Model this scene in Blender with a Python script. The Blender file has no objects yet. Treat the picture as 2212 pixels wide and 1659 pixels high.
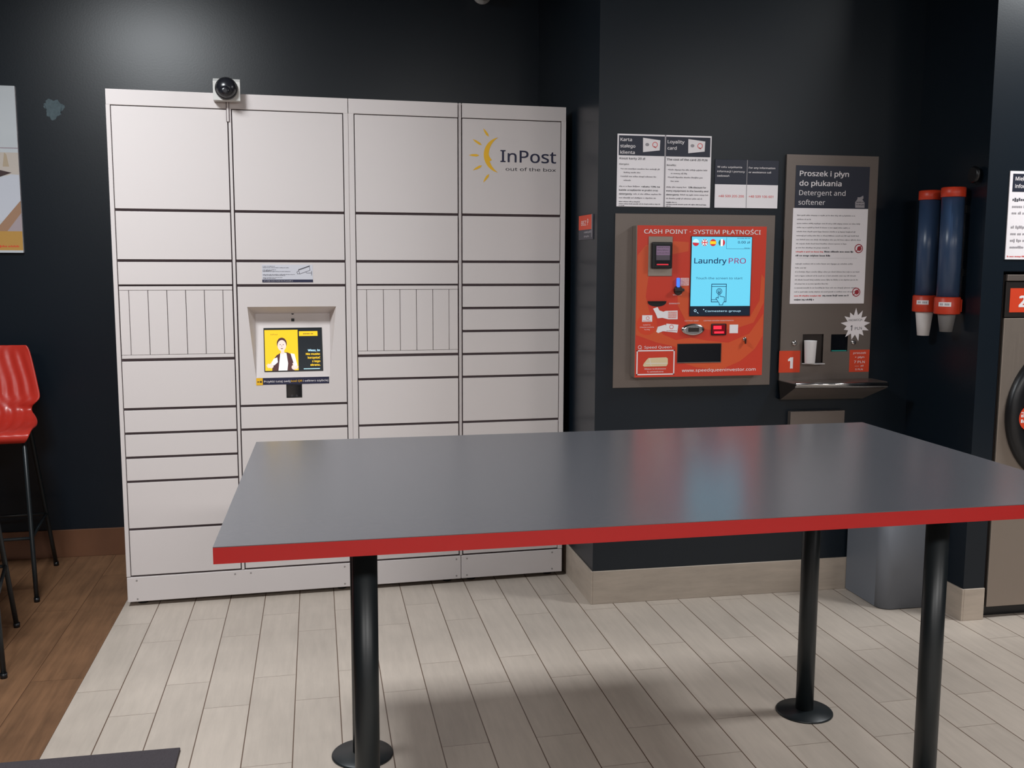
import bpy, bmesh, math, random
from mathutils import Vector, Matrix
from mathutils.geometry import tessellate_polygon

random.seed(7)
PI = math.pi
C = bpy.context.scene.collection
S = bpy.context.scene

# ------------------------------------------------------------------ camera
cam_d = bpy.data.cameras.new('camera')
cam = bpy.data.objects.new('camera', cam_d); C.objects.link(cam)
cam_d.sensor_fit = 'HORIZONTAL'; cam_d.sensor_width = 36.0
cam_d.lens = 36.0 * 2167.5 / 2212.0
cam_d.clip_start = 0.05; cam_d.clip_end = 100
yaw, pitch, roll = math.radians(11.0661), math.radians(6.9984), math.radians(0.202)
fw = Vector((math.sin(yaw)*math.cos(pitch), math.cos(yaw)*math.cos(pitch), -math.sin(pitch)))
r0 = Vector((math.cos(yaw), -math.sin(yaw), 0)); u0 = r0.cross(fw)
rt = r0*math.cos(roll) + u0*math.sin(roll); up = -r0*math.sin(roll) + u0*math.cos(roll)
M = Matrix((rt, up, -fw)).transposed().to_4x4(); M.translation = Vector((0.8687, -4.6754, 1.5748))
cam.matrix_world = M
S.camera = cam

# ------------------------------------------------------------------ view, world, lights
S.view_settings.view_transform = 'Standard'
try: S.view_settings.look = 'None'
except Exception: pass
S.view_settings.exposure = 0.0
S.view_settings.gamma = 1.0
S.view_settings.use_curve_mapping = False
w = bpy.data.worlds.new('world'); S.world = w; w.use_nodes = True
w.node_tree.nodes['Background'].inputs[0].default_value = (0.55, 0.62, 0.75, 1)
w.node_tree.nodes['Background'].inputs[1].default_value = 0.0
CEIL = 3.25
def ceiling_or_fill_lamp(x, y, sx, sy, watts, col=(1, .94, .88)):
    l = bpy.data.lights.new('ceiling_or_fill_light', 'AREA'); l.shape = 'RECTANGLE'; l.size = sx; l.size_y = sy
    l.energy = watts; l.color = col
    o = bpy.data.objects.new('ceiling_or_fill_light', l); C.objects.link(o); o.location = (x, y, CEIL-0.012)
    return o
# ceiling panels: one in front of the locker, one by the washing machines, plus an unseen row added far behind the camera as fill
ceiling_or_fill_lamp(-0.26, -1.72, .6, .6, 100, (.93, .97, 1))
ceiling_or_fill_lamp(4.75, -1.72, .6, .6, 80, (.95, .98, 1))
ceiling_or_fill_lamp(-0.60, -6.90, 1.2, .6, 118, (1, .98, .96))
ceiling_or_fill_lamp(2.20, -6.90, 1.2, .6, 136, (1, .98, .96))
ceiling_or_fill_lamp(5.20, -6.90, 1.2, .6, 100, (1, .97, .94))

# ------------------------------------------------------------------ materials
MATS = {}
def lin(c):
    return tuple((v/255.0/12.92 if v/255.0 <= .04045 else ((v/255.0+.055)/1.055)**2.4) for v in c)
def mat(name, rgb, rough=.5, metal=0.0, spec=.5, emit=0.0, noise=0.0, nscale=40, alpha=1.0, coat=0.0, bump=0.0, bscale=300):
    if name in MATS: return MATS[name]
    m = bpy.data.materials.new(name); m.use_nodes = True
    nt = m.node_tree; b = nt.nodes['Principled BSDF']
    c = lin(rgb)
    b.inputs['Base Color'].default_value = (*c, 1); b.inputs['Roughness'].default_value = rough
    b.inputs['Metallic'].default_value = metal
    b.inputs['Specular IOR Level'].default_value = spec
    b.inputs['Coat Weight'].default_value = coat
    tc = None
    if emit > 0:
        b.inputs['Emission Color'].default_value = (*c, 1); b.inputs['Emission Strength'].default_value = emit; b.inputs['Base Color'].default_value = (c[0]*.04, c[1]*.04, c[2]*.04, 1)
    if noise > 0:
        tc = nt.nodes.new('ShaderNodeTexCoord'); n = nt.nodes.new('ShaderNodeTexNoise')
        n.inputs['Scale'].default_value = nscale; n.inputs['Detail'].default_value = 5
        r = nt.nodes.new('ShaderNodeMapRange'); r.inputs['To Min'].default_value = 1-noise; r.inputs['To Max'].default_value = 1+noise
        mx = nt.nodes.new('ShaderNodeMix'); mx.data_type = 'RGBA'; mx.blend_type = 'MULTIPLY'; mx.inputs['Factor'].default_value = 1
        mx.inputs[6].default_value = (*c, 1)
        nt.links.new(tc.outputs['Object'], n.inputs['Vector']); nt.links.new(n.outputs['Fac'], r.inputs['Value'])
        nt.links.new(r.outputs['Result'], mx.inputs[7]); nt.links.new(mx.outputs[2], b.inputs['Base Color'])
    if bump > 0:
        tc = tc or nt.nodes.new('ShaderNodeTexCoord'); n2 = nt.nodes.new('ShaderNodeTexNoise')
        n2.inputs['Scale'].default_value = bscale; n2.inputs['Detail'].default_value = 3
        bp = nt.nodes.new('ShaderNodeBump'); bp.inputs['Strength'].default_value = bump; bp.inputs['Distance'].default_value = .001
        nt.links.new(tc.outputs['Object'], n2.inputs['Vector']); nt.links.new(n2.outputs['Fac'], bp.inputs['Height'])
        nt.links.new(bp.outputs['Normal'], b.inputs['Normal'])
    if alpha < 1: b.inputs['Alpha'].default_value = alpha
    MATS[name] = m
    return m

def brushed(name, rgb, rough=.38, axis='X'):
    m = bpy.data.materials.new(name); m.use_nodes = True; nt = m.node_tree; b = nt.nodes['Principled BSDF']
    c = lin(rgb); b.inputs['Base Color'].default_value = (*c, 1); b.inputs['Metallic'].default_value = .72
    tc = nt.nodes.new('ShaderNodeTexCoord'); mp = nt.nodes.new('ShaderNodeMapping')
    mp.inputs['Scale'].default_value = (3, 400, 400) if axis == 'X' else (400, 400, 3)
    n = nt.nodes.new('ShaderNodeTexNoise'); n.inputs['Scale'].default_value = 1; n.inputs['Detail'].default_value = 3
    r = nt.nodes.new('ShaderNodeMapRange'); r.inputs['To Min'].default_value = rough-.08; r.inputs['To Max'].default_value = rough+.1
    nt.links.new(tc.outputs['Object'], mp.inputs['Vector']); nt.links.new(mp.outputs['Vector'], n.inputs['Vector'])
    nt.links.new(n.outputs['Fac'], r.inputs['Value']); nt.links.new(r.outputs['Result'], b.inputs['Roughness'])
    MATS[name] = m; return m

def mth(nt, op, a, b=None, c=None):
    n = nt.nodes.new('ShaderNodeMath'); n.operation = op
    for i, v in enumerate((a, b, c)):
        if v is None: continue
        if isinstance(v, (int, float)): n.inputs[i].default_value = v
        else: nt.links.new(v, n.inputs[i])
    return n.outputs[0]

def plank_material(name, x0, pitch, y0, stagger, length, gap, base, vary, grout, rough, grain=(60, 6), grain_amt=.12, joint_soft=1.0, skew=0.0):
    """planks running along Y with staggered butt joints and per plank tone"""
    m = bpy.data.materials.new(name); m.use_nodes = True; nt = m.node_tree; b = nt.nodes['Principled BSDF']
    tc = nt.nodes.new('ShaderNodeTexCoord'); sp = nt.nodes.new('ShaderNodeSeparateXYZ')
    nt.links.new(tc.outputs['Object'], sp.inputs[0])
    u = mth(nt, 'DIVIDE', mth(nt, 'SUBTRACT', sp.outputs[0], x0), pitch)
    col = mth(nt, 'FLOOR', u); fu = mth(nt, 'SUBTRACT', u, col)
    par = mth(nt, 'FLOORED_MODULO', col, 2.0) if stagger > 0 else mth(nt, 'FRACT', mth(nt, 'MULTIPLY', col, .618))
    off = mth(nt, 'MULTIPLY', par, abs(stagger))
    v = mth(nt, 'DIVIDE', mth(nt, 'ADD', mth(nt, 'SUBTRACT', mth(nt, 'SUBTRACT', sp.outputs[1], mth(nt, 'MULTIPLY', sp.outputs[0], skew)), y0), off), length)
    row = mth(nt, 'FLOOR', v); fv = mth(nt, 'SUBTRACT', v, row)
    du = mth(nt, 'MULTIPLY', mth(nt, 'MINIMUM', fu, mth(nt, 'SUBTRACT', 1.0, fu)), pitch)
    dv = mth(nt, 'MULTIPLY', mth(nt, 'MINIMUM', fv, mth(nt, 'SUBTRACT', 1.0, fv)), length)
    gu = mth(nt, 'LESS_THAN', du, gap); gv = mth(nt, 'MULTIPLY', mth(nt, 'LESS_THAN', dv, gap*.8), joint_soft)
    g = mth(nt, 'MAXIMUM', gu, gv)
    cx = nt.nodes.new('ShaderNodeCombineXYZ'); nt.links.new(col, cx.inputs[0]); nt.links.new(row, cx.inputs[1])
    wn = nt.nodes.new('ShaderNodeTexWhiteNoise'); wn.noise_dimensions = '3D'; nt.links.new(cx.outputs[0], wn.inputs['Vector'])
    # grain, shifted per plank
    ad = nt.nodes.new('ShaderNodeVectorMath'); ad.operation = 'ADD'
    sc = nt.nodes.new('ShaderNodeVectorMath'); sc.operation = 'SCALE'; sc.inputs['Scale'].default_value = 7.0
    nt.links.new(wn.outputs['Color'], sc.inputs[0]); nt.links.new(tc.outputs['Object'], ad.inputs[0]); nt.links.new(sc.outputs[0], ad.inputs[1])
    mp = nt.nodes.new('ShaderNodeMapping'); mp.inputs['Scale'].default_value = (grain[0], grain[1], grain[2] if len(grain) > 2 else 1)
    nt.links.new(ad.outputs[0], mp.inputs['Vector'])
    n1 = nt.nodes.new('ShaderNodeTexNoise'); n1.inputs['Scale'].default_value = 1; n1.inputs['Detail'].default_value = 6; n1.inputs['Roughness'].default_value = .65
    nt.links.new(mp.outputs[0], n1.inputs['Vector'])
    n2 = nt.nodes.new('ShaderNodeTexNoise'); n2.inputs['Scale'].default_value = 5; n2.inputs['Detail'].default_value = 3
    nt.links.new(ad.outputs[0], n2.inputs['Vector'])
    t = mth(nt, 'ADD', mth(nt, 'MULTIPLY', mth(nt, 'SUBTRACT', n1.outputs['Fac'], .5), grain_amt*2),
            mth(nt, 'MULTIPLY', mth(nt, 'SUBTRACT', n2.outputs['Fac'], .5), grain_amt*1.2))
    t = mth(nt, 'ADD', t, mth(nt, 'MULTIPLY', mth(nt, 'SUBTRACT', wn.outputs['Value'], .5), vary))
    t = mth(nt, 'ADD', t, 1.0)
    mx = nt.nodes.new('ShaderNodeMix'); mx.data_type = 'RGBA'; mx.blend_type = 'MULTIPLY'; mx.inputs['Factor'].default_value = 1
    mx.inputs[6].default_value = (*lin(base), 1); nt.links.new(t, mx.inputs[7])
    m2 = nt.nodes.new('ShaderNodeMix'); m2.data_type = 'RGBA'; nt.links.new(g, m2.inputs['Factor'])
    nt.links.new(mx.outputs[2], m2.inputs[6]); m2.inputs[7].default_value = (*lin(grout), 1)
    nt.links.new(m2.outputs[2], b.inputs['Base Color']); b.inputs['Roughness'].default_value = rough
    bp = nt.nodes.new('ShaderNodeBump'); bp.inputs['Strength'].default_value = .4; bp.inputs['Distance'].default_value = .002
    nt.links.new(mth(nt, 'ADD', mth(nt, 'MULTIPLY', g, -1.0), mth(nt, 'MULTIPLY', n1.outputs['Fac'], .15)), bp.inputs['Height'])
    nt.links.new(bp.outputs[0], b.inputs['Normal'])
    MATS[name] = m; return m

WALL = mat('dark_blue_paint', (14, 24, 33), rough=.31, spec=.42, noise=.06, nscale=3, bump=.10, bscale=120)
CEILM = mat('ceiling_paint', (60, 62, 66), rough=.9)
TILE = plank_material('pale_wood_tile', .134, .1585, -.472, .457, .69, .0019, (186, 174, 162), .10, (96, 76, 62), .38, (45, 5), .17, .6, .026)
OAK = plank_material('oak_vinyl', -.02, .19, -.3, -1.3, 1.3, .0012, (118, 86, 61), .22, (70, 45, 28), .45, (38, 2.6), .6)
SKIRT = plank_material('skirting_tile', 0, 50, 0, .2, 50, .001, (178, 164, 150), .05, (120, 100, 84), .42, (7, 7, 45), .22)
OAKSK = plank_material('oak_skirting', 0, 50, 0, .2, 50, .001, (104, 68, 46), .05, (80, 50, 30), .5, (4, 4), .3)
LOCK = mat('locker_beige_enamel', (213, 205, 203), rough=.42, spec=.4, bump=.06, bscale=700)
LOCKDK = mat('locker_gap_shade', (98, 84, 88), rough=.7)  # dark colour painted behind the door gaps to deepen their shade
BLACK = mat('black_plastic', (16, 17, 20), rough=.35)
BLACKM = mat('black_metal_paint', (24, 30, 33), rough=.38, spec=.5)
NAVY = mat('navy_print', (30, 32, 62), rough=.5)
INK = mat('ink_print', (34, 36, 48), rough=.5)
GREYINK = mat('grey_ink', (158, 153, 158), rough=.6)
DKGREYINK = mat('dark_grey_ink', (86, 84, 92), rough=.6)
WHITE = mat('white_print', (240, 234, 236), rough=.45)
PAPER = mat('white_paper', (248, 242, 245), rough=.5)
SIGNDARK = mat('dark_sign_print', (38, 42, 58), rough=.4)
REDINK = mat('red_ink', (226, 92, 92), rough=.5)
DKREDINK = mat('dark_red_ink', (168, 40, 56), rough=.5)
YELLOW = mat('yellow_print', (240, 184, 30), rough=.45)
ORANGE = mat('orange_red_panel', (208, 60, 40), rough=.35)
ORANGE2 = mat('orange_panel_tint', (214, 86, 46), rough=.35)
ORANGESIGN = mat('orange_sign', (218, 68, 36), rough=.4)
REDEDGE = mat('red_edge_band', (182, 22, 22), rough=.4)
REDPLASTIC = mat('red_plastic', (190, 50, 38), rough=.36, coat=.1)
COLLAR = mat('red_collar_plastic', (202, 58, 30), rough=.4)
STEEL = brushed('stainless_steel', (126, 116, 110), .42, 'X')
STEELV = brushed('stainless_steel_vertical', (158, 146, 136), .40, 'Z')
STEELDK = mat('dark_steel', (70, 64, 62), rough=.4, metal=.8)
CHROME = mat('chrome', (210, 208, 208), rough=.18, metal=1)
TABLE = mat('grey_laminate', (90, 91, 96), rough=.25, spec=.7, noise=.03, nscale=60, bump=.04, bscale=500)
GREYBIN = mat('grey_bin_metal', (112, 116, 124), rough=.5, spec=.5, bump=.1, bscale=400)
TUBE = mat('navy_tube', (52, 72, 102), rough=.32, spec=.5)
CUP = mat('white_cup_paper', (226, 222, 222), rough=.6)
CUPG = mat('grey_cup_plastic', (118, 116, 116), rough=.45)
MATM = mat('charcoal_mat', (62, 56, 60), rough=.95, noise=.35, nscale=220, bump=.8, bscale=260)
RESIDUE = mat('glue_residue', (92, 108, 114), rough=.85, noise=.35, nscale=60)
PORC = mat('white_camera_shell', (206, 204, 200), rough=.4)
DOME = mat('smoked_dome', (30, 31, 36), rough=.26, spec=.6)
GLASSBLK = mat('black_glass', (14, 16, 22), rough=.08, spec=.6)
# lit screens
def scr(name, rgb, e): return mat(name, rgb, rough=.3, emit=e)
SC_CYAN = scr('screen_cyan', (112, 218, 250), .95)
SC_NAVY = scr('screen_navy', (14, 30, 48), .9)
SC_BLUE = scr('screen_ink_blue', (16, 62, 110), .7)
SC_MAG = scr('screen_magenta', (176, 50, 120), .7)
SC_WHITE = scr('screen_white', (252, 252, 252), 1.1)
SC_YEL = scr('screen_yellow', (255, 206, 28), 1.1)
SC_DARK = scr('screen_dark', (10, 22, 32), .8)
SC_BROWN = scr('screen_brown', (92, 50, 52), .8)
SC_SKIN = scr('screen_skin', (252, 226, 214), 1.05)
SC_RED = scr('screen_red', (214, 44, 60), .9)
SC_GREEN = scr('screen_green', (30, 120, 110), .8)
SC_LILAC = scr('screen_lilac', (150, 120, 150), .55)
SC_GREY = scr('screen_grey', (96, 86, 96), .5)
SC_ICE = scr('screen_ice', (190, 235, 255), 1.1)
LEDRED = scr('scanner_red_glow', (255, 40, 60), 1.6)
LEDBLUE = scr('led_blue_glow', (60, 110, 255), 1.6)

# ------------------------------------------------------------------ mesh helpers
def load_font():
    try:
        import os
        p = os.path.join(bpy.utils.system_resource('DATAFILES'), 'fonts', 'NotoSansHebrew-Regular.woff2')
        if os.path.exists(p): return bpy.data.fonts.load(p)
    except Exception: pass
    return None
FONT = load_font()
TXT_CACHE = {}
def text_geo(s):
    """flat triangles of a line of writing, cap height normalised to 1, starting at x=0 on the baseline"""
    k = s
    if k in TXT_CACHE: return TXT_CACHE[k]
    cu = bpy.data.curves.new('writing', 'FONT'); cu.body = s; cu.size = 1.0; cu.resolution_u = 2
    if FONT: cu.font = FONT
    o = bpy.data.objects.new('writing', cu); C.objects.link(o)
    dg = bpy.context.evaluated_depsgraph_get()
    me = bpy.data.meshes.new_from_object(o.evaluated_get(dg))
    vs = [v.co.copy() for v in me.vertices]; fs = [list(p.vertices) for p in me.polygons]
    bpy.data.objects.remove(o); bpy.data.curves.remove(cu); bpy.data.meshes.remove(me)
    if vs:
        x0 = min(v.x for v in vs)
        cap = .714 if FONT else .70
        vs = [Vector(((v.x-x0)/cap, v.y/cap, 0)) for v in vs]
    TXT_CACHE[k] = (vs, fs); return TXT_CACHE[k]

class MB:
    """collects shapes into one mesh object"""
    def __init__(s): s.bm = bmesh.new(); s.mats = []
    def mi(s, m):
        if m not in s.mats: s.mats.append(m)
        return s.mats.index(m)
    def face(s, pts, m, smooth=False):
        f = s.bm.faces.new([s.bm.verts.new(p) for p in pts]); f.material_index = s.mi(m); f.smooth = smooth; return f
    def box(s, x0, x1, y0, y1, z0, z1, m, bev=0.0, seg=2, mtx=None):
        b = bmesh.new(); bmesh.ops.create_cube(b, size=1)
        for v in b.verts: v.co = Vector(((x0+x1)/2+v.co.x*(x1-x0), (y0+y1)/2+v.co.y*(y1-y0), (z0+z1)/2+v.co.z*(z1-z0)))
        if bev > 0: bmesh.ops.bevel(b, geom=b.edges[:], offset=bev, segments=seg, profile=.6, affect='EDGES')
        s.merge(b, m, mtx=mtx)
    def merge(s, b, m, smooth=False, mtx=None):
        i = s.mi(m); mp = {}
        for v in b.verts: mp[v] = s.bm.verts.new(mtx @ v.co if mtx else v.co)
        for f in b.faces:
            g = s.bm.faces.new([mp[v] for v in f.verts]); g.material_index = i; g.smooth = smooth
        b.free()
    def prism(s, pts, d, m, bev=0.0):
        """closed outline pts (3-D, planar) pushed along vector d"""
        b = bmesh.new(); vs = [b.verts.new(p) for p in pts]; f = b.faces.new(vs)
        r = bmesh.ops.extrude_face_region(b, geom=[f])
        for v in [g for g in r['geom'] if isinstance(g, bmesh.types.BMVert)]: v.co += Vector(d)
        bmesh.ops.recalc_face_normals(b, faces=b.faces[:])
        if bev > 0: bmesh.ops.bevel(b, geom=b.edges[:], offset=bev, segments=2, profile=.6, affect='EDGES')
        s.merge(b, m)
    def lathe(s, prof, m, n=32, org=(0, 0, 0), axis='Z', caps=True, smooth=True):
        """profile of (radius, height)"""
        rings = []
        o = Vector(org)
        def P(r, h, a):
            c, sn = r*math.cos(a), r*math.sin(a)
            return o + (Vector((c, sn, h)) if axis == 'Z' else Vector((c, -h, sn)) if axis == 'Y' else Vector((h, c, sn)))
        i = s.mi(m)
        for r, h in prof: rings.append([s.bm.verts.new(P(max(r, 1e-5), h, 2*PI*k/n)) for k in range(n)])
        for a, b in zip(rings, rings[1:]):
            for k in range(n):
                f = s.bm.faces.new([a[k], a[(k+1) % n], b[(k+1) % n], b[k]]); f.smooth = smooth; f.material_index = i
        if caps:
            for rg, rev in ((rings[0], True), (rings[-1], False)):
                f = s.bm.faces.new(rg[::-1] if rev else rg); f.material_index = i
    def tube(s, pts, r, m, n=12):
        """round bar through points"""
        pts = [Vector(p) for p in pts]; rings = []; i = s.mi(m)
        for k, p in enumerate(pts):
            d = (pts[min(k+1, len(pts)-1)]-pts[max(k-1, 0)]).normalized()
            a = d.orthogonal().normalized() if k == 0 else (pa - d*pa.dot(d)).normalized()
            pa = a; b = d.cross(a)
            rings.append([s.bm.verts.new(p+a*(r*math.cos(2*PI*j/n))+b*(r*math.sin(2*PI*j/n))) for j in range(n)])
        for a, b in zip(rings, rings[1:]):
            for j in range(n):
                f = s.bm.faces.new([a[j], a[(j+1) % n], b[(j+1) % n], b[j]]); f.smooth = True; f.material_index = i
        for rg in (rings[0][::-1], rings[-1]): s.bm.faces.new(rg).material_index = i
    # ---- flat print on an upright panel that faces -Y, at depth y
    def rect(s, x0, x1, z0, z1, y, m): s.face([(x0, y, z0), (x1, y, z0), (x1, y, z1), (x0, y, z1)], m)
    def poly(s, pts, y, m):
        """print outline given in x,z (any winding, any shape)"""
        ar = sum(pts[i][0]*pts[(i+1) % len(pts)][1]-pts[(i+1) % len(pts)][0]*pts[i][1] for i in range(len(pts)))
        if ar < 0: pts = pts[::-1]
        vs = [s.bm.verts.new((p[0], y, p[1])) for p in pts]; i = s.mi(m)
        for a, b, c in tessellate_polygon([[Vector((p[0], p[1], 0)) for p in pts]]):
            A, B, D = pts[a], pts[b], pts[c]
            cr = (B[0]-A[0])*(D[1]-A[1])-(B[1]-A[1])*(D[0]-A[0])
            if abs(cr) < 1e-12: continue
            s.bm.faces.new([vs[a], vs[b], vs[c]] if cr > 0 else [vs[a], vs[c], vs[b]]).material_index = i
    def disc(s, x, z, r, y, m, n=28, rz=None, a0=0, a1=2*PI):
        rz = rz or r
        s.poly([(x+r*math.cos(a0+(a1-a0)*k/n), z+rz*math.sin(a0+(a1-a0)*k/n)) for k in range(n)], y, m)
    def ring(s, x, z, r, t, y, m, n=28, a0=0, a1=2*PI, rz=None):
        q = (rz or r)/r
        for k in range(n):
            a, b = a0+(a1-a0)*k/n, a0+(a1-a0)*(k+1)/n
            P = lambda rr, an: (x+rr*math.cos(an), y, z+rr*q*math.sin(an))
            s.face([P(r-t, a), P(r, a), P(r, b), P(r-t, b)], m)
    def stroke(s, pts, t, y, m):
        for (xa, za), (xb, zb) in zip(pts, pts[1:]):
            d = Vector((xb-xa, zb-za)); L = d.length
            if L < 1e-6: continue
            nx, nz = -d.y/L*t/2, d.x/L*t/2; ex, ez = d.x/L*t/2*.6, d.y/L*t/2*.6
            s.poly([(xa-ex+nx, za-ez+nz), (xa-ex-nx, za-ez-nz), (xb+ex-nx, zb+ez-nz), (xb+ex+nx, zb+ez+nz)], y, m)
    def text(s, t, x, z, h, y, m, w=None, al='L', bold=0.0, rot=0.0, mtx=None):
        """writing: baseline-left (or centre / right) at x,z with cap height h; w squeezes it to a width"""
        vs, fs = text_geo(t)
        if not vs: return
        W = max(v.x for v in vs); sx = (w/W) if w else h
        ox = {'L': 0, 'C': -W*sx/2, 'R': -W*sx}[al]; i = s.mi(m); c, sn = math.cos(rot), math.sin(rot)
        # heavier letters: the same line struck again a hair to each side
        for q, (bx, bz) in enumerate(((0, 0),) if bold <= 0 else [(bold*k_*c_, bold*.6*k_*e_) for k_ in ((1,) if bold < .04 else (1, .5)) for c_, e_ in ((1, 1), (-1, 1), (1, -1), (-1, -1))]+([(0, 0)] if bold >= .04 else [])):
            nv = []
            for v in vs:
                a, b = v.x*sx+ox+bx*h, v.y*h+bz*h
                p = Vector((x+a*c-b*sn, y-q*2e-6, z+a*sn+b*c)); nv.append(s.bm.verts.new(mtx @ p if mtx else p))
            for f in fs:
                try: s.bm.faces.new([nv[k] for k in f]).material_index = i
                except ValueError: pass
    def lines(s, x0, x1, z, h, y, m, rnd=None, fill=1.0):
        """a line of print too small to read in the photograph: word-long dashes"""
        rnd = rnd or random; x = x0; end = x0+(x1-x0)*fill
        while x < end-.002:
            for k in range(rnd.randint(2, 9)):
                if x > end: break
                L = h*rnd.uniform(.42, .66); s.rect(x, x+L, z-(h*.3 if rnd.random() < .1 else 0), z+h*rnd.choice((.72, .72, .76, 1.05)), y, m); x += L+h*.2
            x += h*.55
    def build(s, name, parent=None, loc=None):
        me = bpy.data.meshes.new(name); s.bm.normal_update(); s.bm.to_mesh(me); s.bm.free()
        for m in s.mats: me.materials.append(m)
        o = bpy.data.objects.new(name, me); C.objects.link(o)
        if parent: o.parent = parent
        if loc: o.location = loc
        return o

def thing(name, label, cat, loc=(0, 0, 0), rz=0.0, group=None):
    o = bpy.data.objects.new(name, None); C.objects.link(o); o.empty_display_size = .1
    o.location = loc; o.rotation_euler = (0, 0, rz); o['label'] = label; o['category'] = cat
    if group: o['group'] = group
    return o
def tag(o, label, cat, group=None):
    o['label'] = label; o['category'] = cat
    if group: o['group'] = group
    return o
def struct(o): o['kind'] = 'structure'; return o
def part_label(o, t): o['label'] = t; return o

# ------------------------------------------------------------------ the room
XL, XR, YF, BACK, FACE, STEP, COL = -3.2, 6.2, -8.6, .885, -.345, -.85, 3.65
def wallbox(name, x0, x1, y0, y1, z0, z1, m=WALL):
    b = MB(); b.box(x0, x1, y0, y1, z0, z1, m); return struct(b.build(name))
wallbox('floor', -.02, XR, YF, BACK, -.06, 0, TILE)
wallbox('floor_wood', XL, -.02, YF, BACK, -.06, 0, OAK)
wallbox('ceiling', XL, XR, YF, BACK+.2, CEIL, CEIL+.1, CEILM)
wallbox('wall_back', XL, 2.097, BACK, BACK+.2, 0, CEIL)
wallbox('wall_left', XL-.15, XL, YF, BACK+.2, 0, CEIL)
wallbox('wall_front', XL, XR, YF-.15, YF, 0, CEIL, mat('grey_wall', (120, 120, 124), rough=.8))
wallbox('wall_right', XR, XR+.15, YF, BACK+.2, 0, CEIL)
wallbox('wall_payment', 2.097, COL, FACE, BACK+.2, 0, CEIL)
wallbox('wall_pillar', COL, 3.752, STEP, BACK+.2, 0, CEIL)
wallbox('wall_header', 3.752, XR, STEP, BACK+.2, 1.538, CEIL)
wallbox('wall_niche', 3.752, XR, .2, BACK+.2, 0, 1.538)
def skirt(name, x0, x1, y0, y1, h, m):
    b = MB(); b.box(x0, x1, y0, y1, 0, h, m, .0015, 1); return struct(b.build(name))
skirt('baseboard_back', XL, -.02, BACK-.012, BACK, .148, OAKSK)
skirt('baseboard_alcove', -.02, 2.088, BACK-.01, BACK, .15, SKIRT)
skirt('baseboard_side', 2.088, 2.097, FACE-.009, BACK-.01, .156, SKIRT)
skirt('baseboard_payment', 2.097, COL-.009, FACE-.009, FACE, .156, SKIRT)
skirt('baseboard_pillar', COL-.009, COL, STEP-.009, FACE-.0, .144, SKIRT)
skirt('baseboard_right', COL, 3.752, STEP-.009, STEP, .144, SKIRT)

# ------------------------------------------------------------------ parcel locker: three modules side by side
LA = math.radians(2.5905)
U = .11; Z0 = .141
def zj(n): return Z0+n*U                                     # joint heights, counted from the lowest door edge
LABEL_GROUP = 'parcel locker modules'
def L2W(x, y, z): return Vector((x*math.cos(LA)-y*math.sin(LA), x*math.sin(LA)+y*math.cos(LA), z))
TOPZ, HDR, DEP = 2.302, 2.236, .60
def locker_shell(root, x0, x1, stiles, hx0=None, hx1=None, tall=(), hole=None):
    b = MB(); yb_ = .019
    if hole:
        xa_, xb_, za_, zb_ = hole; yb_ = .12
        for a, c, d, e in ((x0+.001, xa_, .022, TOPZ-.001), (xb_, x1-.001, .022, TOPZ-.001), (xa_, xb_, .022, za_), (xa_, xb_, zb_, TOPZ-.001)): b.box(a, c, .019, .12, d, e, LOCK); b.rect(a, c, max(d, .03), min(e, TOPZ-.01), .0185, LOCKDK)
    else: b.rect(x0+.002, x1-.002, .03, TOPZ-.006, .0185, LOCKDK)
    b.box(x0+.001, x1-.001, yb_, DEP, .022, TOPZ-.001, LOCK)
    b.build('carcass', root)
    b = MB()
    for k, (a, c) in enumerate(stiles): b.box(a, c, -.0005, .0185, zj(0)-.001, TOPZ if k in tall else HDR+.001, LOCK, .0012, 1)
    b.build('frame', root)
    b = MB(); b.box(hx0 or x0+.0008, hx1 or x1-.0008, -.001, .0185, HDR, TOPZ, LOCK, .002, 2); b.build('header', root)
    b = MB(); b.box(x0+.0008, x1-.0008, -.001, .0185, .022, zj(0)-.004, LOCK, .0015, 1); bp = b.build('base_plate', root)
    for fx in (x0+.06, x1-.06):
        for fy in (.06, DEP-.06): b = MB(); b.lathe([(.022, 0), (.022, .006), (.012, .008), (.012, .023)], BLACK, 14, (fx, fy, 0)); b.build('foot', root)
    return bp
def screws(bp, pts):
    for x, z in pts:
        b = MB(); b.lathe([(.0040, 0), (.0040, .0010), (.0028, .0016)], mat('screw_grey', (150, 144, 142), rough=.4), 12, (x, -.001, z), 'Y'); b.build('screw', bp)
GAP = .0058
def door(root, xa, xb, n0, n1, top=None):
    """door between joints n0 and n1"""
    b = MB(); b.box(xa+.0012, xb-.0012, 0, .0165, zj(n0)+GAP-.0012, (top or zj(n1))-GAP-.0012, LOCK, .0016, 2)
    return b.build('door', root)
def narrow_doors(root, xa, xb, x0, pitch):
    za, zb = zj(9)+.006, zj(12)-.004
    b = MB(); b.box(xa+.002, xb-.002, .001, .0165, zb-.017, zb, LOCK, .001, 1); b.box(xa+.002, xb-.002, .001, .0165, za, za+.015, LOCK, .001, 1)
    b.box(xa+.002, x0-.001, .001, .0165, za+.0165, zb-.0185, LOCK, .001, 1)
    b.box(x0+5*pitch+.001, xb-.002, .001, .0165, za+.0165, zb-.0185, LOCK, .001, 1)
    b.build('narrow_door_frame', root)
    for k in range(5):
        b = MB(); b.box(x0+k*pitch+.0012, x0+(k+1)*pitch-.0012, .001, .0165, za+.0165, zb-.0185, LOCK, .001, 1); b.build('narrow_door', root)
def column(root, xa, xb, joints):
    for a, b in zip(joints, joints[1:]): door(root, xa, xb, b, a, top=HDR+.003 if a == 19 else None)

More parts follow.
